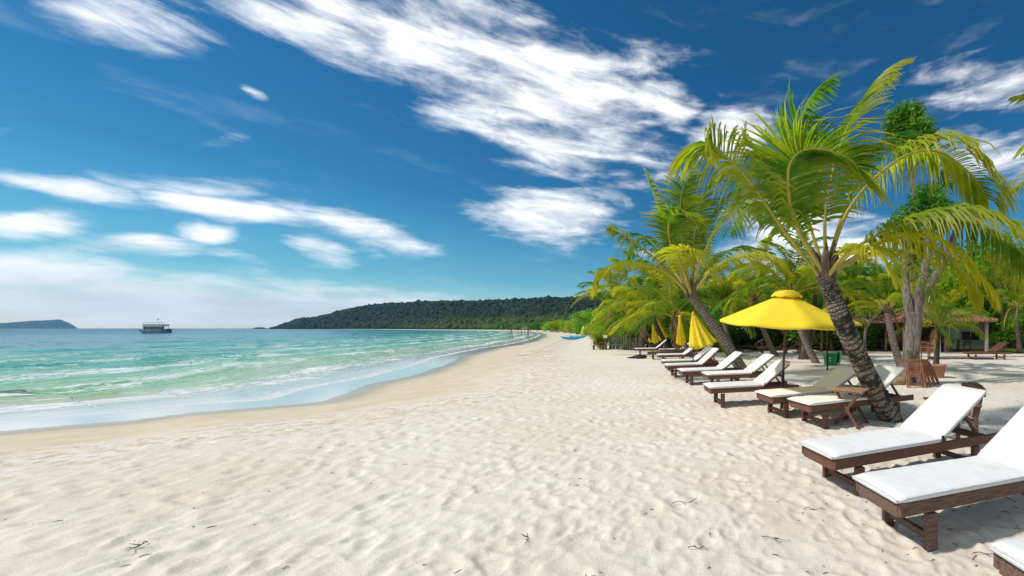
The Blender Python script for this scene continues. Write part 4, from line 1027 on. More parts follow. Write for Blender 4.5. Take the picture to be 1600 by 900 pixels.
place_lounger(W1, (1067, 582), 20, 'white padded lounger whose head end reaches behind the leaning palm trunk', GL, .92, 1)
place_lounger(('cushion_cream', 'wood_red', 38), (1044, 573), 20, 'low lounger with dull cream foot mattress behind the small brown side table', GL, .9, 1)
place_lounger(W1, (1038, 566), 20, 'white padded lounger under the half folded yellow parasol', GL, .95, 1)
place_lounger(W1, (1030, 556), 20, 'white padded lounger at the foot of the slim palm', GL, .95, 1)
place_lounger((None, 'wood_red', 35), (1012, 551), 14, 'bare brown lounger without mattress next to the far end of the row', GL, 1, 1)
place_lounger(('cushion_cream', 'wood_grey', 34), (1032, 547), 18, 'pale padded lounger behind the dark twisted palm trunk', GL, 1, 1)
place_lounger(('cushion', 'wood_red', 38), (993, 546), 15, 'last lounger of the row, white padded, closest to the stake fence', GL, .95, 1)
GB = 'bare loungers under the trees'
for i, (p, yw, lb) in enumerate([((1150, 541), 6, 'bare brown lounger left of the smooth leaning palm under the trees'), ((1185, 543.5), 2, 'bare brown lounger crossed by the smooth leaning palm under the trees'),
                                 ((1205, 544.5), 4, 'bare brown lounger between the smooth palm and the dark footed tree'), ((1276, 541), 3, 'bare brown lounger behind the green bin'),
                                 ((1355, 539), 2, 'bare brown lounger before the open pavilion'), ((1517, 551), 3, 'bare lounger lying low on open sand at the right, back raised')]):
    place_lounger((None, 'wood_red', 35), p, yw, lb, GB)

# ------------------------------------------------------------------ parasols
def open_parasol(loc, label):
    root = thing('beach_umbrella', loc, label, 'parasol'); n = 8; Rr = 1.20; zt, zr = 2.12, 1.62
    mb = MB(); rings = 10; seg = 6; vs = []
    for i in range(rings + 1):
        q = .10 + .90 * i / rings
        for k in range(n * seg):
            a = (k / seg) * 2 * math.pi / n + .22; u = (k % seg) / seg
            sag = math.sin(math.pi * u); flat = math.cos(math.pi / n) / math.cos((u - .5) * 2 * math.pi / n)
            r = Rr * q * (flat * (1 - .012 * sag * q)); z = zt - (zt - zr) * (q ** 1.04) - .03 * sag * q ** 2
            vs.append((math.cos(a) * r, math.sin(a) * r, z))
    m_ = n * seg; fs = [(i * m_ + j, (i + 1) * m_ + j, (i + 1) * m_ + (j + 1) % m_, i * m_ + (j + 1) % m_) for i in range(rings) for j in range(m_)]
    # hem
    k0 = len(vs)
    for j in range(m_): x, y, z = vs[rings * m_ + j]; vs.append((x * 1.002, y * 1.002, z - .045))
    fs += [(rings * m_ + j, k0 + j, k0 + (j + 1) % m_, rings * m_ + (j + 1) % m_) for j in range(m_)]
    mb.add(vs, fs); can = mb.build('canopy', M['yellow'], root, True)
    md = can.modifiers.new('thickness', 'SOLIDIFY'); md.thickness = .004
    mb = MB(); vs = []
    for i, (r, z) in enumerate(((.02, 2.18), (.13, 2.17), (.22, 2.125), (.285, 2.04))):
        for k in range(32):
            a = k / 32 * 2 * math.pi + .22; sc = math.sin(k / 4 * math.pi) ** 2
            vs.append((math.cos(a) * r, math.sin(a) * r, z + (.022 * sc if i == 3 else .01 * sc if i == 2 else 0)))
    mb.add(vs, [(i * 32 + j, (i + 1) * 32 + j, (i + 1) * 32 + (j + 1) % 32, i * 32 + (j + 1) % 32) for i in range(3) for j in range(32)] + [tuple(range(32))])
    v = mb.build('vent_cap', M['yellow'], root, True); md = v.modifiers.new('thickness', 'SOLIDIFY'); md.thickness = .004
    mb = MB(); mb.tube([(0, 0, .6), (0, 0, 2.16)], .021, 12); mb.build('pole', M['pole'], root, True)
    mb = MB(); mb.tube([(0, 0, -.25), (0, 0, .66)], .027, 12); mb.build('lower_pole', M['metal_dark'], root, True)
    mb = MB(); mb.lathe([(.03, 1.38), (.05, 1.39), (.05, 1.45), (.03, 1.46)], 14); mb.build('hub', M['pole'], root)
    for k in range(n):
        a = k * 2 * math.pi / n + .22; c, s_ = math.cos(a), math.sin(a); mb = MB()
        mb.bar((c * .04, s_ * .04, zt - .03), (c * (Rr - .03), s_ * (Rr - .03), zr - .022), .016, .02); r = mb.build('rib', M['wood_red'], root)
        mb = MB(); mb.bar((c * .05, s_ * .05, 1.42), (c * .6, s_ * .6, zt - .5 * (zt - zr) - .05), .014, .014); mb.build('strut', M['wood_red'], r)
    return root
p = px(1221, 641); u1 = open_parasol((p.x, p.y, gz(p.x, p.y)), 'open yellow parasol on a dark pole standing among the loungers')
u1.rotation_euler = (R(4.5), R(2.2), 0)
# a second open one seen behind the trunk of the tallest palm
def folded(loc, h, r, zb, skew, label, mt='yellow_old', flat=.55):
    root = thing('folded_umbrella', loc, label, 'parasol', 'folded parasols in the lounger row'); mb = MB(); n = 48; vs = []; k = 14
    for i in range(k + 1):
        q = i / k; z = h - (h - zb) * q
        for j in range(n):
            a = j / n * 2 * math.pi; rr = (.03 + (r - .03) * q ** .85) * (1 + (.26 + .04 * math.sin(3 * a)) * math.cos(8 * a) * q ** .5)
            vs.append((math.cos(a) * rr + skew * q ** 1.1, math.sin(a) * rr * flat, z + .06 * math.sin(2 * a + 1) * q ** 2 + (skew * .30 * math.cos(a) * q ** 3)))
    mb.add(vs, [(i * n + j, (i + 1) * n + j, (i + 1) * n + (j + 1) % n, i * n + (j + 1) % n) for i in range(k) for j in range(n)])
    c = mb.build('canopy', M[mt], root, True); md = c.modifiers.new('thickness', 'SOLIDIFY'); md.thickness = .004
    mb = MB(); mb.tube([(0, 0, -.25), (0, 0, h + .02)], .02, 10); mb.build('pole', M['pole'], root, True)
    mb = MB(); mb.lathe([(.035, h - .10), (.055, h - .08), (.05, h + .01), (.02, h + .05)], 12); mb.build('vent_cap', M['yellow'], root, True)
    return root
def fold_px(x, topy, boty, Y, r, skew, label, mt='yellow_old'):
    X = (x - CX) / F * Y; z0 = gz(X, Y); return folded((X, Y, z0), HC + (HY - topy) / F * Y - z0, r, HC - (boty - HY) / F * Y - z0, skew, label, mt)
fold_px(1083, 489, 541, 13.6, .40, .36, 'half folded yellow parasol, its canopy blown out to one side beside the leaning palm', 'yellow')
fold_px(1062, 494, 538, 18.6, .20, .07, 'narrow folded yellow parasol behind the slim palm trunk')
fold_px(1027, 498, 530, 24.5, .24, .42, 'folded yellow parasol slanting just right of the dark twisted palm')
fold_px(1020, 508, 535, 23.5, .2, .20, 'folded yellow parasol half hidden left of the dark twisted palm')
fold_px(1016, 522, 534, 27.0, .16, .05, 'smallest folded yellow parasol, farthest in the row')
B = pxd(1335, 507, 14.0); X = B.x
ub = thing('beach_umbrella', (X - .95, 14, gz(X, 14)), 'yellow parasol of which only one tip shows behind the tallest palm trunk', 'parasol')
for ch in u1.children:
    c = copy_tree(ch, ub)
ub.rotation_euler = (0, R(-1), .3)

# ------------------------------------------------------------------ small furniture
def folding_table(loc, rz, label, s=1.0, ht=.55):
    root = thing('folding_table', loc, label, 'table', None, rz); root.scale = (s, s, s); mb = MB()
    for i in range(9): mb.box((0, -.23 + i * .0575, ht), (.60, .050, .018), bev=.003)
    for x in (-.25, .25): mb.box((x, 0, ht - .022), (.035, .50, .024), bev=.003)
    mb.build('tabletop', M['wood_tan'], root)
    for x, sg in ((-.22, 1), (.22, -1)):
        mb = MB(); mb.bar((x - .05, -.21, -.03), (x + .05, .19, ht - .035), .024, .045); mb.build('leg', M['wood_red'], root)
        mb = MB(); mb.bar((x + .028, .21, -.03), (x - .028, -.19, ht - .035), .024, .045); mb.build('leg', M['wood_red'], root)
    mb = MB(); mb.bar((-.25, -.17, .06), (.20, -.17, .06), .02, .035); mb.bar((-.22, .18, .05), (.22, .18, .05), .02, .035); mb.build('stretcher', M['wood_red'], root)
    return root
p = px(1331, 664); folding_table((p.x, p.y, gz(p.x, p.y)), .95, 'slatted folding table with crossed legs left of the tallest palm trunk', 1.0)
p = px(1098, 577); folding_table((p.x, p.y, gz(p.x, p.y)), .5, 'small brown side table standing between the loungers below the half folded parasol', .85, .58)

def armchair(loc, rz, label, wood='wood_grey', s=1.0, group=None):
    root = thing('wooden_armchair', loc, label, 'armchair', group, rz); root.scale = (s, s, s)
    mb = MB()
    for i in range(8): mb.box((-.2 + i * .058, 0, .40), (.048, .48, .02), bev=.003)
    mb.build('seat', M[wood], root)
    for x, y, h in ((-.2, -.27, .60), (-.2, .27, .60), (.24, -.27, .60), (.24, .27, .60)):
        mb = MB(); mb.bar((x, y, -.03), (x, y, h), .05, .05); mb.build('leg', M[wood], root)
    for y in (-.29, .29):
        mb = MB(); mb.bar((-.27, y, .615), (.30, y, .615), .075, .032, bev=.008); mb.build('arm', M[wood], root)
    mb = MB()
    for y in (-.24, .24): mb.bar((.24, y, .36), (.33, y, .78), .045, .05)
    for y in (-.14, -.05, .05, .14): mb.bar((.25, y, .42), (.33, y, .74), .05, .016)
    mb.build('backrest', M[wood], root)
    mb = MB(); C = [(.33 + .05 * (1 - (k / 4 - 1) ** 2) , -.33 + k * .66 / 8, .80 + .05 * math.sin(k / 8 * math.pi)) for k in range(9)]
    for k in range(8): mb.bar(C[k], C[k + 1], .04, .12, bev=.012)
    mb.build('top_rail', M[wood], root); return root
p = Vector((2.76, 5.12, 0)); armchair((p.x, p.y, gz(p.x, p.y)), -.08, 'weathered wooden armchair with curved top rail right behind the reddish lounger', 'wood_grey', .86)

def folding_chair(label, wood):
    root = link('folding_chair', None); tag(root, label, 'folding chair', 'folding chairs leaning on the grey tree')
    for x in (-.21, .21):
        mb = MB(); mb.bar((x, 0, 0), (x, 0, .88), .03, .035, up=(0, 1, 0)); mb.build('side_rail', M[wood], root)
        mb = MB(); mb.bar((x * .84, -.035, .02), (x * .84, -.035, .80), .03, .03, up=(0, 1, 0)); mb.build('leg', M[wood], root)
    mb = MB(); mb.box((0, 0, .86), (.39, .026, .07), bev=.005); mb.box((0, 0, .50), (.39, .026, .05), bev=.005)
    for i in range(8): mb.box((-.16 + i * .0457, 0, .68), (.022, .014, .30), bev=.003)
    mb.build('backrest', M[wood], root)
    mb = MB()
    for i in range(4): mb.box((0, -.06, .36 + i * .045), (.33, .018, .034), bev=.003)
    mb.build('seat', M[wood], root)
    mb = MB(); mb.box((0, 0, .14), (.39, .022, .04), bev=.004); mb.box((0, -.035, .08), (.33, .022, .04), bev=.004); mb.build('stretcher', M[wood], root)
    return root
fc = folding_chair('reddish slatted folding chair leaning face on against the grey tree trunk', 'wood_orange')
p = px(1430, 607); fc.location = (p.x, p.y, gz(p.x, p.y) - .01); fc.rotation_euler = (R(-9), 0, R(4)); fc.scale = (.95, 1, .80)
lbs = ['folded chair seen edge on, first beside the face on chair at the tree', 'folded chair seen edge on, second of the leaning stack', 'folded chair seen edge on, third of the leaning stack', 'folded chair seen edge on, last of the leaning stack towards the pot']
for k in range(4):
    c = copy_tree(fc); c['label'] = lbs[k]; p = px(1447 + k * 6.5, 606 - k * 1.5)
    c.location = (p.x, p.y, gz(p.x, p.y) - .01); c.rotation_euler = (R(-10 - 4.5 * k), 0, R(62)); c.scale = (.8, .8, .80)
for me in ():
    pass

p = px(1466, 591)
pot = thing('terracotta_pot', (p.x, p.y, gz(p.x, p.y) - .01), 'tapered terracotta pot standing on sand right of the folded chairs', 'plant pot'); pot.scale = (1, 1, .85)
mb = MB(); mb.lathe([(.145, 0), (.15, .01), (.205, .42), (.225, .425), (.228, .475), (.205, .478), (.195, .44), (.19, .42)], 24); mb.build('pot_body', M['terracotta'], pot, True)
mb = MB(); mb.lathe([(.185, .40), (.19, .425), (.02, .44)], 16); mb.build('soil', M['wood_dark'], pot, True)
# fallen log slice by the tree
p = px(1403, 602); mb = MB(); mb.tube([(-.22, 0, .10), (-.05, .02, .10), (.12, .0, .10), (.2, -.01, .10)], [.11, .125, .125, .11], 14)
o = mb.build('log', M['wood_tan'], None, True); o.location = (p.x, p.y, gz(p.x, p.y) - .02); o.rotation_euler = (0, 0, .15); tag(o, 'short pale log lying at the foot of the grey tree', 'log')

# green bin
p = px(1298, 571); bn = thing('waste_bin', (p.x, p.y, gz(p.x, p.y) - .01), 'green waste bin with dark open lid on the sand', 'bin')
mb = MB(); vs = []
for z, w, d in ((0, .22, .20), (.05, .235, .21), (.44, .27, .25), (.46, .285, .265), (.50, .285, .265)):
    for a in range(16):
        t_ = a / 16 * 2 * math.pi + math.pi / 16; c, s_ = math.cos(t_), math.sin(t_); e = (abs(c) ** 6 + abs(s_) ** 6) ** (-1 / 6); vs.append((c * e * w, s_ * e * d, z))
mb.add(vs, [(i * 16 + j, i * 16 + (j + 1) % 16, (i + 1) * 16 + (j + 1) % 16, (i + 1) * 16 + j) for i in range(4) for j in range(16)] + [tuple(range(15, -1, -1)), tuple(64 + j for j in range(16))])
mb.build('bin_body', M['green_plastic'], bn)
mb = MB(); mb.box((.33, 0, .30), (.05, .5, .46), (0, R(8), 0), bev=.02); mb.build('lid', M['green_plastic'], bn)['label'] = 'dark green lid hanging open'
mb = MB(); mb.tube([(.27, -.18, .50), (.31, -.18, .52), (.31, .18, .52), (.27, .18, .50)], .018, 8); mb.build('handle', M['black_plastic'], bn)
mb = MB(); mb.box((-.09, -.252, .30), (.05, .006, .06)); mb.box((-.09, -.246, .20), (.07, .006, .025)); mb.build('emblem', M['white_paint'], bn)

# brown crate-like table near the bin
p = px(1327, 556); tb_ = thing('brown_stool', (p.x, p.y, gz(p.x, p.y)), 'squat brown wooden stool half hidden behind the tallest palm trunk', 'stool')
mb = MB(); mb.box((0, 0, .50), (.62, .5, .05), bev=.01); mb.build('seat', M['wood_red'], tb_)
for x in (-.26, .26):
    for y in (-.2, .2):
        mb = MB(); mb.bar((x * 1.1, y * 1.1, -.02), (x, y, .475), .08, .08); mb.build('leg', M['wood_red'], tb_)
mb = MB(); mb.box((0, -.2, .3), (.46, .03, .3), bev=.004); mb.build('apron', M['wood_red'], tb_)

# ------------------------------------------------------------------ pavilion with tiled roofs
def hip_roof(mb, x0, x1, y0, y1, ze, zr, th=.06):
    mx = (y1 - y0) / 2; ym = (y0 + y1) / 2; cols = []
    A = [(x0, y0, ze), (x1, y0, ze), (x1, y1, ze), (x0, y1, ze)]; Rg = [(x0 + mx, ym, zr), (x1 - mx, ym, zr)]
    v = A + Rg + [(a[0], a[1], a[2] - th) for a in A]
    mb.add(v, [(0, 1, 5, 4), (1, 2, 5), (2, 3, 4, 5), (3, 0, 4), (1, 0, 6, 7), (2, 1, 7, 8), (3, 2, 8, 9), (0, 3, 9, 6), (6, 9, 8, 7)])
    # tile courses
    n = int((x1 - x0) / .24)
    for i in range(n + 1):
        x = x0 + .05 + i * (x1 - x0 - .1) / n; reach = min(x - x0, x1 - x, mx) / mx
        if reach < .05: continue
        mb.tube([(x, y0 - .03, ze + .02), (x, y0 + mx * reach, ze + (zr - ze) * reach + .02)], .055, 6)
    for i in range(int((y1 - y0) / .24)):
        y = y0 + .1 + i * .24; reach = min(y - y0, y1 - y) / mx
        if reach < .05: continue
        for xa, sg in ((x0, 1), (x1, -1)): mb.tube([(xa - .03 * sg, y, ze + .02), (xa + sg * mx * reach, y, ze + (zr - ze) * reach + .02)], .055, 6)
    for a, b_ in ((A[0], Rg[0]), (A[3], Rg[0]), (A[1], Rg[1]), (A[2], Rg[1]), (Rg[0], Rg[1])): mb.tube([Vector(a) + Vector((0, 0, .04)), Vector(b_) + Vector((0, 0, .04))], .09, 7)
pv_ = thing('open_pavilion', (11.5, 25, 0), 'open sided pavilion with low red tiled roof in the shade behind the palms', 'pavilion')
def pvrel(x, y, z): return (x - 11.5, y - 25, z)
mb = MB(); hip_roof(mb, 9.3 - 11.5, 14.9 - 11.5, 22.6 - 25, 29 - 25, 1.92, 3.1); mb.build('roof', M['tile'], pv_)
mb = MB(); hip_roof(mb, 3.6 - 11.5, 9.2 - 11.5, 23.8 - 25, 29.5 - 25, 1.86, 2.75); r2 = mb.build('roof', M['tile'], pv_)
for x, y, h in ((14.45, 22.9, 2.0), (12.1, 22.9, 2.0), (9.7, 22.9, 2.0), (9.1, 24.1, 1.95), (7.3, 24.1, 1.95), (6.9, 24.1, 1.95), (5.2, 24.1, 1.95), (3.9, 24.1, 1.95), (14.45, 28.6, 2), (9.5, 28.6, 2), (4, 28.6, 2)):
    mb = MB(); mb.tube([pvrel(x, y, -.2), pvrel(x, y, h)], .10 if x > 14 else .075, 10); mb.build('post', M['stone'] if x > 14 else M['wood_grey'], pv_, True)
mb = MB(); mb.box(pvrel(9.2, 28.9, 1.0), (11.6, .12, 2.0)); mb.box(pvrel(9.3, 28.8, .55), (11.4, .1, .9)); mb.build('back_wall', M['wood_dark'], pv_)
mb = MB(); mb.box(pvrel(9.3, 25.9, .03), (11.6, 6.2, .12), bev=.02); mb.build('floor_slab', M['concrete'], pv_)
# tables and chairs in its shade
def dining_table(loc, rz, label):
    o = thing('dining_table', loc, label, 'table', 'tables under the pavilion', rz)
    mb = MB(); mb.box((0, 0, .72), (1.1, .75, .04), bev=.006); mb.build('tabletop', M['wood_dark'], o)
    for x in (-.48, .48):
        for y in (-.31, .31): mb = MB(); mb.bar((x, y, 0), (x, y, .70), .06, .06); mb.build('leg', M['wood_dark'], o)
    return o
tl = ['dark dining table near the stone post of the pavilion', 'dark dining table in the middle of the pavilion', 'dark dining table at the left of the tiled roof', 'dark dining table deep under the lower roof']
for k, (x, y) in enumerate(((13.0, 24.3), (11.2, 24.6), (9.6, 25.4), (6.3, 25.8))): dining_table((x, y, .09), .1 * k, tl[k])
cl = 0
PCH = [(12.3, 23.9, .1, 'left of'), (13.7, 23.9, 3.3, 'right of'), (13.0, 25.2, 1.6, 'behind'), (10.5, 24.2, .3, 'left'), (11.9, 25.0, 3.0, 'right'), (8.9, 25.2, .2, ''), (10.3, 25.8, 3.2, ''), (5.5, 25.7, 0.1, ''), (7.1, 25.9, 3.1, '')]
ch0 = armchair((PCH[0][0], PCH[0][1], .09), PCH[0][2], 'dark chair drawn up to a table in the shade under the tiled roof', 'wood_dark', 1.0, 'dark chairs under the pavilion')
for x, y, r_, _ in PCH[1:]:
    c = copy_tree(ch0); c.location = (x, y, .09); c.rotation_euler = (0, 0, r_ + math.pi)
p = px(1452, 563); o = armchair((p.x, p.y, gz(p.x, p.y)), 1.9, 'pale pinkish wooden chair standing on the sand before the pavilion', 'wood_orange', .95)
# green wall building at far right
gb = thing('green_building', (19.0, 29.5, 0), 'low building with pale green wall and a dark window at the far right', 'building')
mb = MB(); mb.box((0, 2, 1.0), (7.5, 4, 2.2)); mb.build('wall', M['wall_green'], gb)
mb = MB(); mb.box((0, 1.9, 2.16), (8.3, 4.9, .12), bev=.02); mb.build('roof', M['concrete'], gb)
w_ = MB(); w_.box((-1.6, -.012, .95), (1.3, .06, .62)); w_ = w_.build('window', M['dark_window'], gb)
mb = MB(); mb.box((-1.6, -.03, 1.29), (1.44, .09, .06)); mb.box((-1.6, -.04, .60), (1.5, .12, .06)); mb.box((-2.29, -.03, .945), (.06, .09, .63)); mb.box((-.91, -.03, .945), (.06, .09, .63)); mb.box((-1.6, -.045, .945), (.04, .05, .62)); mb.build('frame', M['wall_green'], w_)
mb = MB(); mb.box((-.3, -.25, .12), (5.5, .4, .24), bev=.02); mb.build('plinth', M['concrete'], gb)
# grass strip in front
mb = MB(); gr = np.random.default_rng(2)
for k in range(9000):
    x = gr.uniform(13.9, 21); y = gr.uniform(23.2, 26.5) ; h = gr.uniform(.10, .26); a = gr.uniform(0, 6.28); dx, dy = math.cos(a) * .02, math.sin(a) * .02
    z0 = -.02; mb.add([(x - dx, y - dy, z0), (x + dx, y + dy, z0), (x + gr.uniform(-.07, .07), y + gr.uniform(-.07, .07), z0 + h)], [(0, 1, 2)])
tag(mb.build('grass', M['grass'], None), 'strip of bright lawn before the green wall', 'grass', kind='stuff')
# kerb line before the pavilion
mb = MB(); mb.box((13.5, 20.6, .02), (9.5, .14, .10), (0, 0, R(2)), bev=.02); o = mb.build('kerb', M['stone'], None); tag(o, kind='structure')
# pale pole lamp
p = px(1468.5, 555); o = thing('pole_lamp', (p.x, p.y, gz(p.x, p.y)), 'slender white pole next to the short black trunked palm', 'pole')
mb = MB(); mb.tube([(0, 0, -.1), (0, 0, 1.3)], .035, 10); mb.build('pole', M['white_paint'], o, True)
mb = MB(); mb.lathe([(.03, 1.28), (.05, 1.31), (.045, 1.38), (.02, 1.40)], 12); mb.build('cap', M['white_paint'], o, True)
# hanging white lamp
P0 = pxd(1454, 468, 10.2); o = thing('hanging_lamp', P0, 'small white pear shaped lamp hanging from the grey tree', 'lamp')
mb = MB(); mb.lathe([(.01, .10), (.03, .08), (.035, .02), (.055, -.05), (.045, -.10), (.01, -.12)], 12); mb.build('lamp_shade', M['white_paint'], o, True)
mb = MB(); mb.tube([(0, 0, .09), (-.02, 0, .55)], .005, 5); mb.build('cord', M['black_plastic'], o)
# driftwood beam on sand at right
mb = MB(); mb.tube(catmull([(-1.5, 0, .06), (0, .05, .07), (1.6, 0, .06)], 9), np.linspace(.07, .05, 9), 8); o = mb.build('driftwood', M['bark_grey'], None, True)
p = px(1500, 562); o.location = p; tag(o, 'long thin driftwood pole lying on the sand right of the short palm', 'driftwood')

# ------------------------------------------------------------------ stake fence, sign, bench at the left end
fx0, fx1 = px(952, 546), px(1006, 549)
fn = thing('stake_fence', fx0, 'rough fence of thin upright stakes at the beach edge', 'fence'); rd = random.Random(6)
dv = (fx1 - fx0)
for k in range(46):
    q = k / 45; b0 = dv * q; mb = MB(); h = rd.uniform(.9, 1.45) * (1.15 if k % 9 == 0 else 1); tl_ = rd.uniform(-.12, .12)
    mb.tube([b0 + Vector((0, rd.uniform(-.12, .12), -.1)), b0 + Vector((tl_ * .5, 0, h * .5)), b0 + Vector((tl_, rd.uniform(-.05, .05), h))], [.028, .024, .016], 6); mb.build('stake', M['bark_grey'] if k % 3 else M['bark_dark'], fn, True)
mb = MB(); mb.tube([Vector((0, 0, .8)), dv + Vector((0, 0, .78))], .022, 6); mb.tube([Vector((0, 0, .35)), dv + Vector((0, 0, .37))], .022, 6); mb.build('rail', M['bark_grey'], fn, True)
for k, (x, y) in enumerate(((940, 546), (962, 543), (978, 541), (993, 540))):
    p = px(x, y); bush((p.x, p.y, gz(p.x, p.y) - .1), .62, 'leaf_bright' if k % 2 else 'leaf_olive', 'small green bush growing against the stake fence', k, 'bushes at the stake fence', .8)
p = px(946, 547); o = thing('sign_post', (p.x, p.y, gz(p.x, p.y)), 'small blank white sign on a wooden post at the left end of the stake fence', 'sign')
mb = MB(); mb.bar((0, 0, -.1), (0, 0, .95), .06, .06); mb.build('post', M['bark_grey'], o)
mb = MB(); mb.box((0, -.04, .92), (.26, .02, .2), bev=.004); mb.build('sign_board', M['white_paint'], o)
p = px(936, 547); o = thing('bench', (p.x, p.y, gz(p.x, p.y)), 'low grey driftwood bench in front of the white sign', 'bench'); o.scale = (.8, .8, .7)
mb = MB(); mb.box((.1, 0, .40), (1.3, .35, .05), bev=.01); mb.build('seat', M['wood_grey'], o)
for x in (-.45, .6): mb = MB(); mb.bar((x, -.12, -.03), (x, -.12, .375), .08, .08); mb.bar((x, .12, -.03), (x, .12, .375), .08, .08); mb.build('leg', M['wood_grey'], o)
mb = MB(); mb.box((.1, .16, .70), (1.3, .03, .12), bev=.006); mb.bar((-.45, .17, .4), (-.45, .17, .74), .05, .04); mb.bar((.6, .17, .4), (.6, .17, .74), .05, .04); mb.build('backrest', M['wood_grey'], o)
# dark bundle on the sand
p = px(1000, 561); mb = MB(); v = IV * np.array((.42, .2, .13)) * (1 + np.random.default_rng(3).uniform(-.25, .25, (len(IV), 1))); mb.add(v + np.array((0, 0, .08)), IF)
mb.tube([(-.3, 0, .06), (-.62, -.05, .05)], [.06, .02], 6); o = mb.build('seaweed_clump', M['black_cloth'], None, True); o.location = (p.x, p.y, gz(p.x, p.y)); tag(o, 'black clump of seaweed on the open sand left of the loungers', 'seaweed')
# kayaks, upright board
def kayak(loc, rz, label):
    o = thing('kayak', loc, label, 'kayak', 'kayaks pulled up on the far beach', rz); o.scale = (.62, .8, .9); mb = MB(); vs = []; n = 16; k = 15
    for i in range(k):
        q = i / (k - 1) * 2 - 1; w = .42 * (1 - abs(q) ** 2.6) + .02; rise = .22 * abs(q) ** 3
        for j in range(n): a = j / n * 2 * math.pi; vs.append((q * 2.1, math.cos(a) * w, .24 + rise + math.sin(a) * .20 * (1 - abs(q) ** 4 * .7)))
    mb.add(vs, [(i * n + j, i * n + (j + 1) % n, (i + 1) * n + (j + 1) % n, (i + 1) * n + j) for i in range(k - 1) for j in range(n)] + [tuple(range(n)), tuple((k - 1) * n + j for j in range(n))])
    mb.build('hull', M['blue_plastic'], o, True)
    mb = MB(); mb.lathe([(.24, .42), (.27, .46), (.22, .45), (.16, .40)], 16); c = mb.build('cockpit', M['black_plastic'], o, True); c.scale = (1.7, 1, 1); return o
p = px(893, 531); kayak((p.x, p.y, gz(p.x, p.y)), .25, 'blue kayak lying on white sand, its bow pointing to the sea')
p = px(903, 529); kayak((p.x, p.y, gz(p.x, p.y)), -.1, 'blue kayak just behind the other one, closer to the green bushes')
p = px(909, 527); o = thing('paddle_board', (p.x, p.y, gz(p.x, p.y)), 'lime green board standing upright behind the blue kayaks', 'board')
mb = MB(); v = IV * np.array((.33, .07, 1.05)); mb.add(v + np.array((0, 0, 1.0)), IF); b2 = mb.build('board', M['lime'], o, True); b2.rotation_euler = (0, .18, 0)
mb = MB(); mb.tube([(.55, .1, -.1), (.55, .1, 1.5)], .06, 8); mb.build('prop_post', M['bark_dark'], o)
# swing frame standing in the shallows
S0 = px(812, 529, SEA); o = thing('sea_swing', (S0.x, S0.y, SEA - .3), 'rough wooden swing frame standing in the shallow water off the far beach', 'swing frame'); o.scale = (.7, .8, .8)
for x in (-2.2, 2.0):
    mb = MB(); mb.tube([(x, -.6, -.4), (x + .1, 0, 3.0)], [.09, .07], 7); mb.tube([(x, .7, -.4), (x + .1, 0, 3.0)], [.09, .07], 7); mb.build('post', M['bark_grey'], o)
mb = MB(); mb.tube([(-2.9, 0, 2.75), (0, 0, 2.95), (2.8, 0, 3.2)], .07, 7); mb.build('crossbeam', M['bark_grey'], o)
mb = MB(); mb.tube([(-.5, 0, 2.9), (-.5, 0, 1.0)], .02, 5); mb.tube([(.5, 0, 2.95), (.5, 0, 1.0)], .02, 5); mb.box((0, 0, 1.0), (1.1, .3, .05)); mb.build('swing_seat', M['bark_dark'], o)
S1 = px(822, 520, SEA); o = thing('thatched_shelter', (S1.x, S1.y, gz(S1.x, S1.y)), 'tiny thatched shelter at the far water edge behind the swing frame', 'shelter'); o.scale = (.6, .6, .62)
for x in (-2, 2):
    for y in (-2, 2): mb = MB(); mb.tube([(x, y, -1.0), (x, y, 3)], .15, 7); mb.build('post', M['bark_dark'], o)
mb = MB(); mb.lathe([(3.6, 2.7), (2.2, 3.8), (.2, 5.0)], 10); mb.build('roof', M['bark_grey'], o)

# ------------------------------------------------------------------ tour boat
BO = px(245, 520.3, SEA); bo = thing('tour_boat', (BO.x, BO.y, SEA), 'grey double deck tour boat with red bow anchored near the horizon', 'boat', rz=R(-57))
# the boat lies side-on to the eye: its own +X axis runs to the photograph's right
k_ = 1 / math.cos(math.atan2(-BO.x, BO.y)); bo.scale = (.72, 1, .98); bo.rotation_euler = (0, 0, R(56))
Lb = 9.2
mb = MB(); vs = []; n = 9; st_ = 13
for i in range(st_):
    q = i / (st_ - 1); w = 1.45 * (1 - max(0, q - .62) ** 2 * 5.6) ; zt = 1.0 + .75 * max(0, q - .6) ** 1.5 * 2
    for j in range(n):
        a = math.pi * j / (n - 1); vs.append((-Lb / 2 + q * Lb * (1 + .03 * math.sin(a)), -math.cos(a) * w, zt - (zt + .5) * math.sin(a) ** .6 if 0 < j < n - 1 else zt))
mb.add(vs, [(i * n + j, i * n + j + 1, (i + 1) * n + j + 1, (i + 1) * n + j) for i in range(st_ - 1) for j in range(n - 1)] + [(i * n, (i + 1) * n, (i + 1) * n + n - 1, i * n + n - 1) for i in range(st_ - 1)] + [tuple(range(n)), tuple((st_ - 1) * n + j for j in range(n - 1, -1, -1))])
h_ = mb.build('hull', M['grey_paint'], bo)
mb = MB(); mb.box((3.55, 0, 1.25), (1.9, 1.5, .7), (0, R(-8), 0), bev=.15); mb.box((3.2, 0, .75), (2.0, 2.2, .4), bev=.1); mb.build('bow', M['red_paint'], bo)
mb = MB(); mb.box((1.9, 0, 1.15), (1.4, 2.6, .5), (0, R(18), 0), bev=.08); mb.build('bow_side', M['navy'], bo)
mb = MB(); mb.box((-.9, 0, 1.85), (6.4, 2.5, 1.4), bev=.08); cb_ = mb.build('cabin', M['grey_paint'], bo)
for k in range(7):
    for y in (-1.252, 1.252): mb = MB(); mb.box((-3.5 + k * .88, y, 2.0), (.6, .03, .62)); mb.build('window', M['dark_window'], cb_)
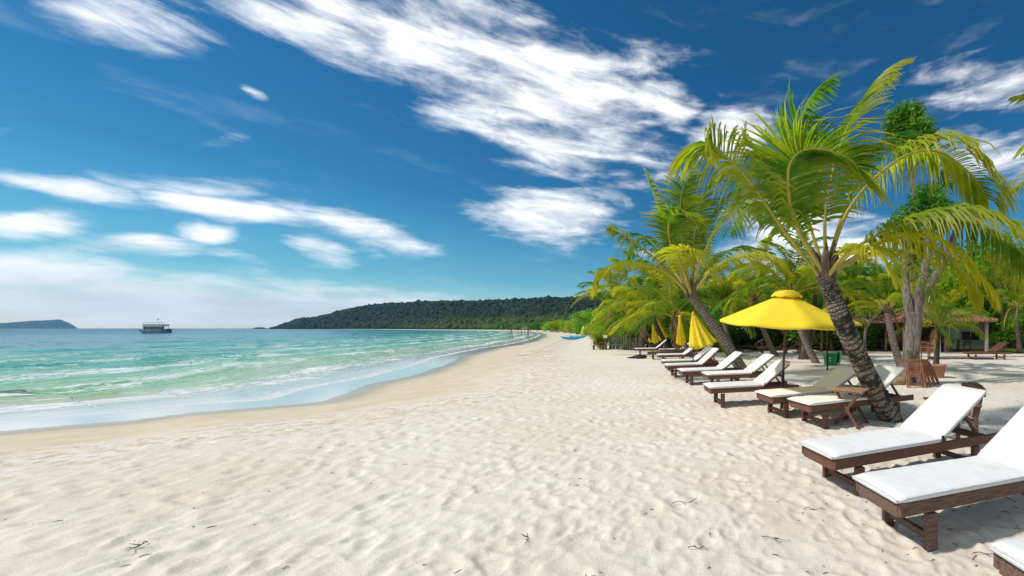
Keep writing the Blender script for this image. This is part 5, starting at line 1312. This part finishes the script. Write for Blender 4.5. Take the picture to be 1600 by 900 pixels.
mb = MB(); mb.box((-.6, 0, 2.66), (7.4, 2.9, .12), bev=.03); mb.box((2.6, 0, 2.75), (2.2, 2.7, .1)); mb.build('upper_deck', M['grey_paint'], bo)
mb = MB(); mb.box((-.9, 0, 4.15), (6.9, 2.8, .09), bev=.03); mb.build('deck_canopy', M['white_paint'], bo)
for x in (-4.1, -2.5, -.8, .8, 2.3):
    for y in (-1.25, 1.25): mb = MB(); mb.tube([(x, y, 2.7), (x, y, 4.12)], .05, 6); mb.build('post', M['white_paint'], bo)
mb = MB()
for y in (-1.35, 1.35):
    mb.tube([(-4.2, y, 3.45), (3.6, y, 3.45)], .05, 6); mb.box((-.3, y, 3.06), (7.8, .04, .55))
mb.build('railing', M['white_paint'], bo)
mb = MB(); mb.tube([(3.7, -1.2, 1.2), (3.7, -1.2, 3.5)], .05, 6); mb.tube([(3.7, 1.2, 1.2), (3.7, 1.2, 3.5)], .05, 6); mb.build('post', M['black_plastic'], bo)
mb = MB(); mb.box((3.2, 0, 3.42), (1.6, 2.7, .08)); mb.build('bow_canopy', M['grey_paint'], bo)
mb = MB(); mb.tube([(.2, 0, 4.1), (.2, 0, 5.6)], .04, 6); mt_ = mb.build('mast', M['black_plastic'], bo); mb = MB(); mb.box((.45, 0, 5.4), (.5, .03, .32)); mb.build('flag', M['flag'], mt_)
mb = MB(); mb.box((-4.9, 0, 1.0), (.6, 1.6, .7), bev=.1); mb.build('outboard', M['black_plastic'], bo)

# ------------------------------------------------------------------ twigs and litter on the sand
rd = random.Random(12)
TW = [(1255, 800, .26, 'forked black twig on bare sand below the reddish lounger'), (1050, 790, .34, 'thin bent twig arching on the sand below the middle of the beach'), (815, 840, .40, 'long curved grey twig on the sand near the bottom centre'), (1075, 862, .20, 'short dark curved twig near the bottom edge'), (1190, 845, .30, 'straight thin twig pointing right near the bottom edge'),
      (1520, 870, .30, 'branched twig beside the cut off foot of the corner lounger'), (230, 855, .25, 'pale forked stem on the sand at the lower left')]
for x, y, s_, lb in TW:
    s_ *= .7
    p = px(x, y); mb = MB(); a = rd.uniform(-.8, .8); pts = [(0, 0, .008)]
    for k in range(5): a += rd.uniform(-.5, .5); q = pts[-1]; pts.append((q[0] + math.cos(a) * s_ / 5, q[1] + math.sin(a) * s_ / 5 * .8, .008 + rd.uniform(0, .02)))
    mb.tube(catmull(pts, 14), np.linspace(.003, .0012, 14), 5)
    for k in (2, 3): q = Vector(pts[k]); mb.tube([q, q + Vector((rd.uniform(-.3, .3) * s_, rd.uniform(-.3, .3) * s_, .02))], [.004, .0015], 5)
    z = float(ground(np.array([p.x]), np.array([p.y]))[0][0]); o = mb.build('twig', M['twig']); o.location = (p.x, p.y, z + .004); tag(o, lb, 'twig', 'twigs on the sand')
mb = MB(); gg = np.random.default_rng(19); n = 2600
xs = gg.uniform(-6, 9, n); ys = 2.3 + gg.random(n) ** 1.6 * 14; keep = gg.random(n) < np.clip(.18 + (xs + ys * .15 - .2) * .35, .10, 1); xs, ys = xs[keep], ys[keep]
zs, ss, _ = ground(xs, ys)
for x, y, z, s_ in zip(xs, ys, zs, ss):
    if s_ < 1: continue
    a = gg.uniform(0, 6.28); l = gg.uniform(.004, .028) if gg.random() < .9 else gg.uniform(.03, .10); b_ = a + gg.uniform(-.6, .6)
    pts = [(x, y, z + .002), (x + math.cos(a) * l, y + math.sin(a) * l, z + .006), (x + math.cos(a) * l + math.cos(b_) * l, y + math.sin(a) * l + math.sin(b_) * l, z + .003)]
    mb.tube(pts, [.002, .003, .0015], 4)
tag(mb.build('litter', M['twig']), 'fine dry plant litter strewn over the sand', 'litter', kind='stuff')
print('objects', len(bpy.data.objects))
